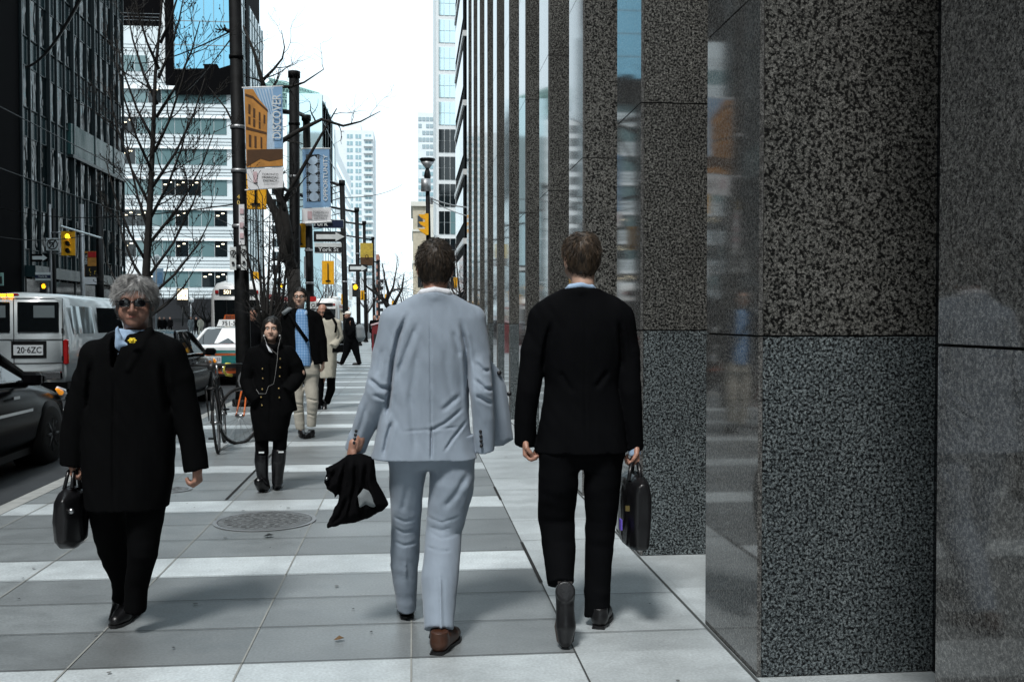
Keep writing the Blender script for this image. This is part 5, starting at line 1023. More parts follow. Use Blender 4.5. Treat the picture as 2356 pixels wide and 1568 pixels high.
def hand_sig(u, v, Y, lab, w_):
    t = thing('pedestrian_signal', lab, 'signal', tuple(at(u, v+w_*1.0, Y))); k = MB(); box_at(k, u-w_/2, v-w_/2, u+w_/2, v+w_*1.4, Y, .2, 'black_sign'); k.build('housing', t)
    k = MB(); s_ = w_*.8; pts = [(-.25, .45), (-.4, .0), (-.4, -.25), (-.3, -.28), (-.22, -.1), (-.2, -.42), (-.08, -.44), (-.05, -.12), (.0, -.5), (.12, -.48), (.1, -.1), (.2, -.38), (.3, -.32), (.25, .1), (.42, -.05), (.46, .05), (.2, .45)]
    poly_at(k, [(u+x*s_, v+y*s_) for x, y in pts], Y-.11, .01, 'hand_lit'); k.build('hand_symbol', t)
hand_sig(818, 660, 45.5, 'pedestrian signal with lit amber hand beside the cap man\'s pole', 16); hand_sig(101, 658, 48.3, 'pedestrian signal with lit hand above the white van roof', 15)
t = plate(803, 655, 811, 690, 45.4, 'sign_white', 'white notice plate left of the pedestrian signal')
# left side poles and banner
k = MB(); k.tube([at(188, 470, 56), at(192, 700, 56), at(194, 770, 56)], .12, 'grey_metal', 10); ob('lamp_pole', k, 'pale grey pole left of the orange TUNES banner', 'pole')
k = MB(); k.tube([at(229, 470, 52), at(233, 780, 52)], .17, 'black_metal', 10); ob('utility_pole', k, 'black pole right of the orange TUNES banner', 'pole')
t = thing('banner', 'orange picture banner reading TUNES on the far side of the street', 'banner', tuple(at(209, 654, 55))); k = MB(); box_at(k, 195, 578, 223, 637, 55, .02, 'ochre'); k.build('picture_panel', t); k = MB(); box_at(k, 195, 637.5, 223, 654, 55, .02, 'banner_white'); k.build('white_panel', t)
k = MB(); box_at(k, 203, 579, 223, 592, 54.98, .01, 'red_paint'); box_at(k, 196, 612, 223, 637, 54.985, .01, 'black_sign'); box_at(k, 195.2, 582, 202, 612, 54.97, .01, 'black_sign'); k.text('TUNES', at(198.5, 597, 54.95), -UP, RT, .17, 'sign_white', off=.01)
for q in range(8): c = at(205+random.random()*15, 616+random.random()*18, 54.96); k.sph(c, (.03, .008, .05), 'gold', 6, 4)
k.build('picture', t)
t = thing('parking_sign', 'green rimmed sign cut by the left edge of the photo', 'sign', tuple(at(0, 656, 40))); k = MB(); k.bbox(at(-2, 642, 40), (.36, .03, .5), 'green_steel', .06); k.build('panel', t); k = MB(); k.bbox(at(-2, 644, 39.97), (.24, .03, .28), 'black_sign', .04); k.build('symbol', t)
# no-turn and parking plates on the nearest pole
for (u0, u1, v0, v1, lab) in ((529, 544, 568, 621, 'left white parking plate with a black ring on the nearest pole'), (555, 568, 566, 621, 'right white turn ban plate with a black ring on the nearest pole')):
    t = plate(u0, v0, u1, v1, 17.4, 'sign_white', lab); k = MB(); c = at((u0+u1)/2, v0+14, 17.37); ring(k, c, .052, .014, 'black_sign'); poly_at(k, [((u0+u1)/2-3, v0+20), ((u0+u1)/2+2, v0+7), ((u0+u1)/2+4, v0+8), ((u0+u1)/2-1, v0+21)], 17.37, .006, 'black_sign'); box_at(k, (u0+u1)/2-3, v0+34, (u0+u1)/2+3, v0+40, 17.37, .01, 'black_sign'); k.build('symbol', t)
t = plate(550, 470, 563, 563, 17.4, 'banner_white', 'tall white plate with pink marks on the nearest pole above the ring signs'); k = MB(); [box_at(k, 552, v, 561, v+12, 17.38, .01, 'banner_pink') for v in (480, 512, 536)]; k.build('marks', t)
# plaza furniture
t = thing('lit_sign', 'glowing cream sign panel over a black board in front of the banded office', 'sign', tuple(at(421, 703, 100))); k = MB(); box_at(k, 407, 663, 434, 703, 100, .3, 'black_sign'); k.build('frame', t); k = MB(); box_at(k, 409, 665, 432, 689, 99.8, .1, 'warm_lit'); k.build('lit_panel', t)
k = MB(); k.tube([at(421, 703, 100), at(421, 750, 100)], .1, 'black_metal', 6); k.build('post', t)
t = thing('banner', 'tall blue banner behind the young tree at the plaza edge', 'banner', tuple(at(364, 660, 88))); k = MB(); box_at(k, 352, 617, 377, 660, 88, .05, 'pale_blue'); k.build('cloth', t); k = MB(); box_at(k, 358, 626, 374, 652, 87.95, .03, 'light_blue'); k.build('picture', t)
t = thing('billboard', 'blank white billboard behind the old man\'s head', 'billboard', tuple(at(312, 660, 108))); k = MB(); box_at(k, 292, 600, 332, 660, 108, .3, 'bright_clad'); k.build('panel', t); k = MB(); k.tube([at(312, 660, 108), at(312, 750, 108)], .12, 'black_metal', 6); k.build('post', t)
for i, (u, v, Y, lab) in enumerate(((361, 594, 82, 'white globe street lamp before the banded office, the taller one'), (441, 692, 96, 'small white globe lamp right of the glowing sign'))):
    t = thing('globe_lamp', lab, 'street lamp', tuple(at(u, 745, Y))); k = MB(); k.tube([at(u-1, 760, Y), at(u-1, v, Y)], .07, 'grey_metal', 8); k.build('post', t); k = MB(); k.sph(at(u, v-2, Y), .24, 'white_paint'); k.build('globe', t)
# right corner lamp and signals
Y = 45; t = thing('street_lamp', 'black street lamp with shallow bowl shade above the grey suited man\'s head', 'street lamp', (at(987, 734, Y).x, Y, 0)); X = at(987, 734, Y).x
k = MB(); k.tube([V(X, Y, 0), V(X, Y, 4), at(984, 425, Y)], [.14, .12, .09], 'pole_metal', 12); k.build('post', t)
k = MB(); k.lathe(at(983.5, 400, Y), [(.05, -.6), (.12, -.3), (.16, -.1), (.12, .1), (.05, .3), (.1, .32), (.36, .62), (.34, .68), (.08, .70), (.0001, .72)], 'black_metal', 16); k.build('shade', t)
k = MB(); k.lathe(at(983.5, 388, Y), [(.09, .0), (.3, .28), (.0001, .3)], 'grey_metal', 14); k.build('lamp_glass', t)
k = MB(); k.lathe(at(980, 425, Y), [(.0001, -.3), (.22, -.3), (.22, .25), (.0001, .25)], 'grey_metal', 14); k.build('utility_drum', t); k = MB(); box_at(k, 990, 455, 996, 470, Y, .2, 'grey_metal'); k.build('junction_box', t)
t = thing('traffic_light', 'yellow traffic light seen side-on, on the post of the bowl shaped street lamp', 'traffic light', tuple(at(978, 541, Y))); k = MB(); box_at(k, 978, 492, 986, 541, Y-.1, .35, 'yellow_box'); k.build('housing', t); k = MB()
for v in (497, 514, 530): poly_at(k, [(978, v-3), (963, v-3), (968, v+3), (978, v+9)], Y-.1, .28, 'yellow_box')
k.build('visors', t)
for (u, v, lab) in ((1048, 652, 'tiny yellow signal beside the black facade at the right of the grey suit'), (890, 690, 'left of two tiny yellow signals under the far bare tree'), (906, 706, 'right of two tiny yellow signals under the far bare tree'), (790, 690, 'tiny yellow signal far behind the white cap')): sig_back(u, v-14, v+10, 75, lab, 9)
# newspaper box
mat('maroon', (.14, .008, .012), .5); Y = 44; A, B = at(856, 800, Y), at(880, 800, Y); t = thing('news_box', 'red newspaper box with sloping pink lid beside the grey suited man\'s elbow', 'news box', (A.x, Y, 0)); k = MB(); k.prism([(A.x, .0), (B.x+.2, 0), (B.x+.2, 1.4), (A.x, 1.2)], (0, Y+.25, 0), RT, UP, .5, 'maroon'); k.build('body', t)
k = MB(); k.prism([(A.x-.05, 1.21), (B.x+.25, 1.42), (B.x+.25, 1.5), (A.x-.05, 1.28)], (0, Y+.25, 0), RT, UP, .56, 'banner_pink'); k.build('lid', t); k = MB(); box_at(k, 860, 768, 876, 790, Y-.02, .03, 'black_sign'); k.build('window', t)
# ================================================================ manholes, litter
def manhole(u, v, r, lab):
    c = gnd(u, v); t = thing('manhole_cover', lab, 'manhole', (c.x, c.y, 0)); k = MB(); k.lathe(V(c.x, c.y, .0), [(r+.03, .004), (r+.03, .0075), (r, .0075), (r, .004)], 'grey_metal', 40, smooth=False); k.build('rim', t)
    k = MB(); k.lathe(V(c.x, c.y, 0), [(r-.004, .004), (r-.004, .008), (r-.02, .0085), (.0001, .0085)], 'cast_iron', 40, smooth=False)
    n = int(r/.03)
    for i in range(-n, n):
        y = i*.03+.015; h = math.sqrt(max(0, (r-.04)**2-y*y))
        for s_ in range(int(2*h/.06)): k.box((c.x-h+.03+s_*.06+(i % 2)*.02, c.y+y, .0105), (.035, .014, .004), 'cast_iron')
    k.build('plate', t)
mat('cast_iron', (.13, .14, .145), .6, metal=.2, var=.4, scale=20, bump=.3)
manhole(610, 1198, .345, 'large round cast iron manhole cover between the old man and the grey suited man'); manhole(397, 1126, .14, 'small dark round cover beside the old man\'s swinging hand')
mat('leaf_brown', (.12, .07, .03), .8)
for u, v, r, lab, m in ((618, 1232, .035, 'dark scrap of litter just below the large manhole cover', 'black_sign'), (780, 1470, .025, 'tiny brown leaf on the paving left of the front shoe', 'leaf_brown')):
    c = gnd(u, v, .01); k = MB(); k.add([c+V(-r, 0, 0), c+V(-.2*r, -r*.8, .006), c+V(r*.8, -r*.3, .012), c+V(r, r*.5, .004), c+V(0, r*.6, .016), c+V(-r*.6, r*.5, .003)], [(0, 1, 4, 5), (1, 2, 3, 4)], m); ob('litter', k, lab, 'litter')
mat('gum', (.12, .125, .125), .8); k = MB()
rs = random.Random(5)
for i in range(60):
    x, y = rs.uniform(-3, 1.3), rs.uniform(3.2, 14); r = rs.uniform(.003, .009); c = V(x, y, .008); k.add([c+V(-r, 0, 0), c+V(0, -r, .002), c+V(r, 0, .001), c+V(0, r, .002)], [(0, 1, 2, 3)], rs.choice(['black_sign', 'leaf_brown', 'joint']))
for i in range(90):
    x, y = rs.uniform(-3, 1.3), rs.uniform(3, 16); r = rs.uniform(.006, .016); k.add([V(x+math.cos(q*.9)*r*rs.uniform(.8, 1.1), y+math.sin(q*.9)*r*rs.uniform(.8, 1.1), .0095) for q in range(7)], [tuple(range(7))], 'gum')
tag(k.build('grit'), 'fine dark grit scattered over the paving slabs', 'grit', kind='stuff')
# ================================================================ vehicles
mat('car_black', (.002, .002, .0025), .2, var=0, coat=0, spec=.07); mat('van_white', (.5, .55, .565), .3, var=.1, scale=2, coat=.6); mat('taxi_white', (.85, .87, .87), .25, var=.03, coat=.6); mat('taxi_teal', (.01, .16, .16), .25, var=0, coat=.8); mat('taxi_orange', (.38, .075, .014), .25, var=0, coat=.8)
mat('car_glass', (.006, .008, .009), .03, var=0, spec=.9); mat('tyre', (.012, .012, .012), .8); mat('chrome', (.6, .6, .6), .15, metal=1, var=0); mat('rim', (.09, .095, .1), .35, metal=1, var=0)
mat('tail_red', (.35, .01, .01), .2, var=0, coat=1); mat('tail_clear', (.6, .6, .62), .15, var=0, coat=1); mat('indicator', (.9, .3, .02), .25, var=0, emit=(1, .35, .02), es=.35); mat('plate_white', (.62, .66, .68), .5, var=.03); mat('plate_blue', (.02, .04, .12), .5)
mat('tram_white', (.78, .78, .76), .35, var=.05, coat=.4); mat('tram_red', (.42, .02, .02), .4, coat=.4)
def loft_y(mb, st, m, capm=None):
    """st: list of (y, [(x,z) half profile bottom->top centre])"""
    n = len(st[0][1]); vs_ = []
    for y, pr in st:
        vs_ += [(x, y, z) for x, z in pr]+[(-x, y, z) for x, z in pr[::-1]]
    N = 2*n; fs = []
    for i in range(len(st)-1):
        for j in range(N): fs.append((i*N+j, (i+1)*N+j, (i+1)*N+(j+1) % N, i*N+(j+1) % N))
    fs += [tuple(range(N)), tuple(range(len(st)*N-1, (len(st)-1)*N-1, -1))]
    mb.add(vs_, fs, m, True); return mb
SC = [1, 1]
def shift(mb, o): mb.v = [(x*SC[0]+o[0], y*SC[1]+o[1], z+o[2]) for x, y, z in mb.v]; return mb
def wheel(o, x, y, r, parent, side):
    k = MB(); w_ = .2; xx = x*side; pr = [(r*.62, -w_/2), (r*.93, -w_/2), (r, -w_*.35), (r, w_*.35), (r*.93, w_/2), (r*.62, w_/2)]
    k.lathe((xx-side*w_/2, y, r), pr, 'tyre', 28, 'X'); wo = shift(k, o).build('wheel', parent)
    k = MB(); k.lathe((xx-side*.015, y, r), [(r*.64, -.03*side), (r*.64, .01*side), (r*.56, .0), (r*.5, -.05*side), (.0001, -.05*side)], 'rim', 24, 'X')
    for i in range(8):
        a = i*math.pi/4; k.tube([(xx-side*.02, y+math.cos(a)*r*.1, r+math.sin(a)*r*.1), (xx-side*.012, y+math.cos(a)*r*.58, r+math.sin(a)*r*.58)], [.035, .022], 'rim', 5)
    shift(k, o).build('rim', wo)
def sedan(o, label, paint='car_black', roof=None, trunk=None, bump_=None, tall=0.0, group=None, taxi=False):
    o = Vector(o); t = thing('taxi' if taxi else 'parked_car', label, 'taxi' if taxi else 'car', tuple(o), group); bm_ = bump_ or paint
    st = []
    for y, w_, zd, zb in ((0, .68, .80, .36), (.06, .80, .93, .30), (.25, .87, .99, .25), (.8, .905, 1.0, .22), (1.6, .915, .98, .2), (2.6, .915, .96, .2), (3.3, .91, .94, .2), (3.8, .90, .88, .22), (4.3, .86, .78, .24), (4.6, .74, .68, .3), (4.7, .6, .58, .34)):
        h = zd-zb; st.append((y, [(w_*.0, zb), (w_*.9, zb), (w_*.985, zb+h*.2), (w_, zb+h*.5), (w_*.99, zb+h*.72), (w_*.955, zb+h*.88), (w_*.86, zd), (0, zd+.025)]))
    k = MB(); loft_y(k, st, paint)
    k.bx(-.84, .84, .5, 4.2, .16, .26, 'black_metal'); shift(k, o).build('body', t)
    # greenhouse
    RB, RF, GB, GF, zt = 1.35, 2.55, .62, 3.42, 1.42
    k = MB(); rp = roof or paint
    k.add([(x*.58, y, zt-(.0 if abs(x) < .9 else .03)+dz) for y, dz in ((RB-.05, -.03), (RB+.3, .0), (1.95, .02), (RF-.2, .0), (RF+.05, -.035)) for x in (-1, -.6, 0, .6, 1)], [(i*5+j, i*5+j+1, i*5+j+6, i*5+j+5) for i in range(4) for j in range(4)], rp, True)
    for q in (-1, 1):
        k.tube([(.80*q, GB, .985), (.64*q, RB-.05, zt-.07), (.585*q, RB+.1, zt-.03), (.585*q, RF, zt-.03), (.66*q, RF+.12, zt-.09), (.80*q, GF, .955)], [.05, .045, .035, .035, .04, .045], rp, 8); k.tube([(.60*q, 1.98, zt-.03), (.82*q, 2.02, .98)], .03, 'black_metal', 6)
        k.tube([(.83*q, GB+.1, .985), (.845*q, 2.0, .99), (.83*q, GF-.1, .965)], .012, 'chrome', 6)
    shift(k, o).build('roof', t)
    for q in (-1, 1):
        k = MB(); k.add([(.815*q, GB+.12, .97), (.83*q, 1.99, .97), (.60*q, 1.97, zt-.04), (.60*q, RB, zt-.05)], [(0, 1, 2, 3)], 'car_glass'); shift(k, o).build('side_window', t)
        k = MB(); k.add([(.83*q, 2.01, .97), (.815*q, GF-.1, .95), (.62*q, RF+.05, zt-.06), (.60*q, 2.0, zt-.04)], [(0, 1, 2, 3)], 'car_glass'); shift(k, o).build('side_window', t)
    k = MB(); k.add([(-.78, GB, .985), (.78, GB, .985), (.58, RB-.06, zt-.05), (0, RB-.1, zt-.04), (-.58, RB-.06, zt-.05), (0, GB-.08, .99)], [(0, 5, 3, 4), (5, 1, 2, 3)], 'taxi_white' if 0 else 'car_glass', True); shift(k, o).build('rear_window', t)
    k = MB(); k.add([(.78, GF, .96), (-.78, GF, .96), (-.6, RF+.08, zt-.06), (.6, RF+.08, zt-.06)], [(0, 1, 2, 3)], 'car_glass'); shift(k, o).build('windscreen', t)
    for q in (-1, 1):
        for y in (.95, 3.75):
            k = MB(); k.lathe((.0, y, .33), [(.0001, .905*q), (.385, .908*q), (.385, .6*q)], 'black_metal', 28, 'X'); shift(k, o).build('wheel_arch', t)
            wheel(o, .925, y, .33, t, q)
        k = MB(); k.bbox((.99*q, 2.98, 1.0), (.2, .12, .14), paint if not taxi else 'black_metal', .03); k.bbox((1.04*q, 3.04, 1.0), (.12, .10, .11), paint if not taxi else 'black_metal', .03); k.tube([(.84*q, 3.02, .96), (.95*q, 3.0, .97)], .025, 'black_metal', 6); shift(k, o).build('wing_mirror', t)
        k = MB(); s_ = MB(); k.tube([(.87*q, 4.08, .83), (.86*q, 4.25, .76), (.80*q, 4.45, .70)], [.02, .06, .045], 'tail_clear', 8); k.tube([(.885*q, 4.0, .82), (.885*q, 4.15, .77)], [.015, .035], 'indicator', 6); shift(k, o).build('headlight', t)
        k = MB(); 
        if taxi:
            k.bbox((.62*q, .02, .82), (.36, .08, .13), 'tail_clear', .03); k.bbox((.83*q, .07, .84), (.17, .16, .17), 'tail_red', .03); k.bbox((.82*q, .05, .70), (.2, .16, .11), 'indicator', .03)
        else: k.bbox((.72*q, .02, .80), (.3, .1, .15), 'car_glass', .03)
        shift(k, o).build('tail_light', t)
        k = MB(); k.box((.93*q, 2.2, .66), (.01, 1.9, .03), 'chrome'); k.box((.927*q, 1.75, .82), (.025, .16, .03), 'chrome'); k.box((.927*q, 2.7, .82), (.025, .16, .03), 'chrome'); shift(k, o).build('door_trim', t)
    return t
sedan((-5.0, 8.0, RZ), 'black parked sedan at the bottom left kerb beside the white van')
SC[:] = [.93, .82]; sedan((-4.86, 17.5, RZ), 'black parked car seen behind the old man\'s shoulder, in front of the taxi'); SC[:] = [1, 1]
t = sedan((-4.65, 24.9, RZ), 'orange, teal and white taxi with a lit roof sign, seen from the rear', 'taxi_orange', 'taxi_white', taxi=True)
o = V(-4.65, 24.9, RZ)
k = MB(); k.add([(-.78, .60, 1.003), (.78, .60, 1.003), (.82, .10, 1.005), (.70, -.012, .945), (-.70, -.012, .945), (-.82, .10, 1.005)], [(0, 1, 2, 5), (5, 2, 3, 4)], 'taxi_white', True); k.bx(-.66, .66, -.022, -.002, .875, .945, 'taxi_white'); k.bx(-.70, .70, -.03, -.003, .55, .87, 'taxi_teal'); k.bx(-.75, .55, -.04, -.031, .745, .80, 'taxi_orange'); k.bx(-.8, .75, -.05, .1, .44, .53, 'black_metal'); k.bx(-.74, .74, -.045, .05, .24, .3, 'black_metal'); shift(k, o).build('trunk', t)
k = MB(); k.add([(-.2, GB_, z) for GB_, z in ()] or [(-.30, .66, 1.02), (.755, .64, 1.01), (.57, 1.27, 1.375), (.0, 1.24, 1.385), (-.22, 1.25, 1.38)], [(0, 1, 2, 3, 4)], 'taxi_white', True)
k.v = [(x, y-.02, z+.012) for x, y, z in k.v]; shift(k, o).build('window_advert', t)
k = MB(); k.prism([(-.42, 1.45), (.42, 1.45), (.36, 1.62), (-.36, 1.62)], (0, 1.75, 0), RT, UP, .25, 'taxi_white'); k.text('751-5555', (0, 1.62, 1.525), RT, UP, .155, 'black_sign', off=.01); k.prism([(-.26, 1.625), (.26, 1.625), (.22, 1.75), (-.22, 1.75)], (0, 1.75, 0), RT, UP, .2, 'taxi_orange'); k.text('BECK', (0, 1.64, 1.685), RT, UP, .12, 'black_sign', off=.012, sx=1.3); shift(k, o).build('roof_sign', t)
k = MB(); k.bx(-.42, -.0, -.055, -.042, .56, .73, 'plate_white'); k.text('PPPV 452', (-.21, -.056, .65), RT, UP, .10, 'plate_blue', off=.004); shift(k, o).build('number_plate', t)
k = MB(); k.lathe((-.2, -.045, .79), [(.0001, -.01), (.05, -.01), (.06, 0)], 'chrome', 14, 'Y'); shift(k, o).build('emblem', t)
# white van
o = V(-7.85, 20.6, RZ); t = thing('van', 'white van with two rear windows and lit high brake light, in the second lane', 'van', tuple(o))
W_ = 1.02; st = []
for y, f_, h in ((-.04, .95, 2.06), (0, .985, 2.10), (.06, 1, 2.13), (.6, 1, 2.15), (4.0, 1, 2.13), (4.5, .98, 1.9), (5.2, .95, 1.25), (5.7, .85, 1.05), (5.8, .8, .9)):
    w_ = W_*f_; st.append((y, [(0, .38), (w_*.95, .38), (w_, .5), (w_*1.01, .95), (w_, 1.25), (w_*.95, 1.6*h/2.15 if y < 4.2 else h*.8), (w_*.87, h-.1), (w_*.80, h-.02), (0, h+.03)]))
k = MB(); loft_y(k, st, 'van_white'); k.bx(-.9, .9, .3, 5.2, .22, .4, 'black_metal'); shift(k, o).build('body', t)
for x0, x1 in ((-.86, -.07), (.07, .86)):
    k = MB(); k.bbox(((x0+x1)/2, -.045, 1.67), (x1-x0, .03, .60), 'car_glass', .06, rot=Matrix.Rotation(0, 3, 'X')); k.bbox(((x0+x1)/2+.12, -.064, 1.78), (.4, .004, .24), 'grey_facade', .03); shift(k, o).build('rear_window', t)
k = MB()
for x in (-.93, 0, .93): k.bx(x-.006, x+.006, -.052, -.043, .55, 2.05, 'joint')
k.bx(-.93, .93, -.0525, -.0435, 1.22, 1.235, 'joint'); k.bx(-.93, .93, -.0525, -.0435, .75, .765, 'joint'); k.bx(-.93, .93, -.0525, -.0435, 2.04, 2.05, 'joint'); 
for z in (.8, 1.35): k.bx(.915, .95, -.07, -.045, z, z+.1, 'joint')
shift(k, o).build('door_seams', t)
k = MB(); k.bx(-.05, .62, -.052, -.043, .86, 1.2, 'black_metal'); shift(k, o).build('plate_recess', t)
k = MB(); k.bx(.0, .56, -.07, -.053, .92, 1.12, 'plate_white'); k.text('20\u00b76ZC', (.30, -.071, 1.02), RT, UP, .17, 'black_sign', off=.003, sx=.9); shift(k, o).build('number_plate', t)
k = MB(); k.bbox((-.13, -.02, 2.11), (.46, .06, .055), 'tail_red', .02); k.bbox((-.2, -.045, 2.11), (.13, .03, .035), 'amber_lit', .012); k.bbox((-.06, -.045, 2.11), (.13, .03, .035), 'amber_lit', .012); shift(k, o).build('brake_light', t)
for q in (-1, 1):
    k = MB(); k.bbox((.985*q, -.02, .98), (.1, .08, .5), 'tail_red', .02); shift(k, o).build('tail_light', t)
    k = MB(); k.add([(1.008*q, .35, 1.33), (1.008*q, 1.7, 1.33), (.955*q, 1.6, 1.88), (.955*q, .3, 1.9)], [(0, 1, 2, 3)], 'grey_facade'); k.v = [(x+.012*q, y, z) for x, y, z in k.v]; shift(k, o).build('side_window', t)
    k = MB(); k.add([(1.015*q, 1.95, 1.33), (1.015*q, 3.9, 1.33), (.965*q, 3.6, 1.88), (.965*q, 1.95, 1.88)], [(0, 1, 2, 3)], 'car_glass'); shift(k, o).build('side_window', t)
    for y in (1.2, 4.7): wheel(o, 1.03, y, .37, t, q)
k = MB(); k.bbox((0, -.1, .52), (1.9, .14, .17), 'chrome', .03); shift(k, o).build('bumper', t)
# streetcars
def tram(o, L, label, num):
    o = Vector(o); t = thing('streetcar', label, 'streetcar', tuple(o)); st = []
    for y, f_, h in ((-.02, .80, 3.12), (.05, .86, 3.22), (.25, .94, 3.33), (.7, 1, 3.4), (L-.7, 1, 3.4), (L-.2, .9, 3.3), (L, .8, 3.1)):
        w_ = 1.27*f_; st.append((y, [(0, .35), (w_*.94, .35), (w_*.99, .6), (w_, 1.5), (w_*.99, 2.6), (w_*.93, 2.95), (w_*.8, h-.13), (w_*.5, h-.02), (0, h)]))
    k = MB(); loft_y(k, st, 'tram_white'); shift(k, o).build('body', t)
    k = MB(); k.bx(-.78, .78, -.06, -.005, 2.72, 2.98, 'black_sign'); shift(k, o).build('destination_blind', t)
    if num: k = MB(); k.text(num, (-.42, -.065, 2.85), RT, UP, .24, 'warm_lit', off=.01); shift(k, o).build('route_number', t)
    k = MB(); k.prism([(-.97, 1.05), (.97, 1.05), (1.0, 2.5), (-1.0, 2.5)], (0, -.02, 0), RT, UP, .06, 'car_glass'); shift(k, o).build('rear_window', t)
    for x in (-.45, .45):
        k = MB(); k.bx(x-.02, x+.02, -.065, -.051, 1.05, 2.5, 'black_metal'); shift(k, o).build('window_post', t)
    k = MB(); k.bx(-1.0, 1.0, -.06, -.02, .9, 1.04, 'tram_white'); k.bx(-1.0, 1.0, -.08, -.02, .4, .85, 'tram_red'); shift(k, o).build('rear_panel', t)
    for q in (-1, 1):
        k = MB(); k.bbox((.88*q, -.04, 2.85), (.16, .05, .17), 'tail_red', .02); shift(k, o).build('tail_light', t)
        for j in range(7):
            y0 = 1.0+j*(L-2)/7; k = MB(); k.bx(1.268*q, 1.285*q, y0, y0+(L-2)/7-.15, 1.5, 2.45, 'car_glass'); shift(k, o).build('side_window', t)
        k = MB(); k.bx(1.262*q, 1.275*q, .8, L-.8, 2.55, 2.8, 'tram_red'); k.bx(1.262*q, 1.275*q, .8, L-.8, .5, 1.1, 'tram_red'); shift(k, o).build('side_stripe', t)
    k = MB(); k.bbox((.3, L*.4, 3.5), (1.0, 1.6, .3), 'tram_white', .1); k.tube([(0, L*.6, 3.45), (0, 1.2, 5.3)], .03, 'black_metal', 6); k.tube([(-.5, .3, 3.3), (-.5, .3, 3.6)], .03, 'white_paint', 6); shift(k, o).build('roof_gear', t)
    return t
tram((-7.9, 46, RZ), 15, 'white streetcar with route number 501 between the van and the taxi', '501'); tram((-7.4, 84, RZ), 15, 'distant white streetcar showing beside the third pole', '')
for (x, y, lab) in ((-4.6, 46, 'pale grey distant car left of the white cap'), (-4.7, 60, 'dark distant car in the kerb lane'), (-5.0, 75, 'far pale car beyond the pedestrian signal pole')): sedan((x, y, RZ), lab, 'van_white' if 'pale' in lab else 'car_black')
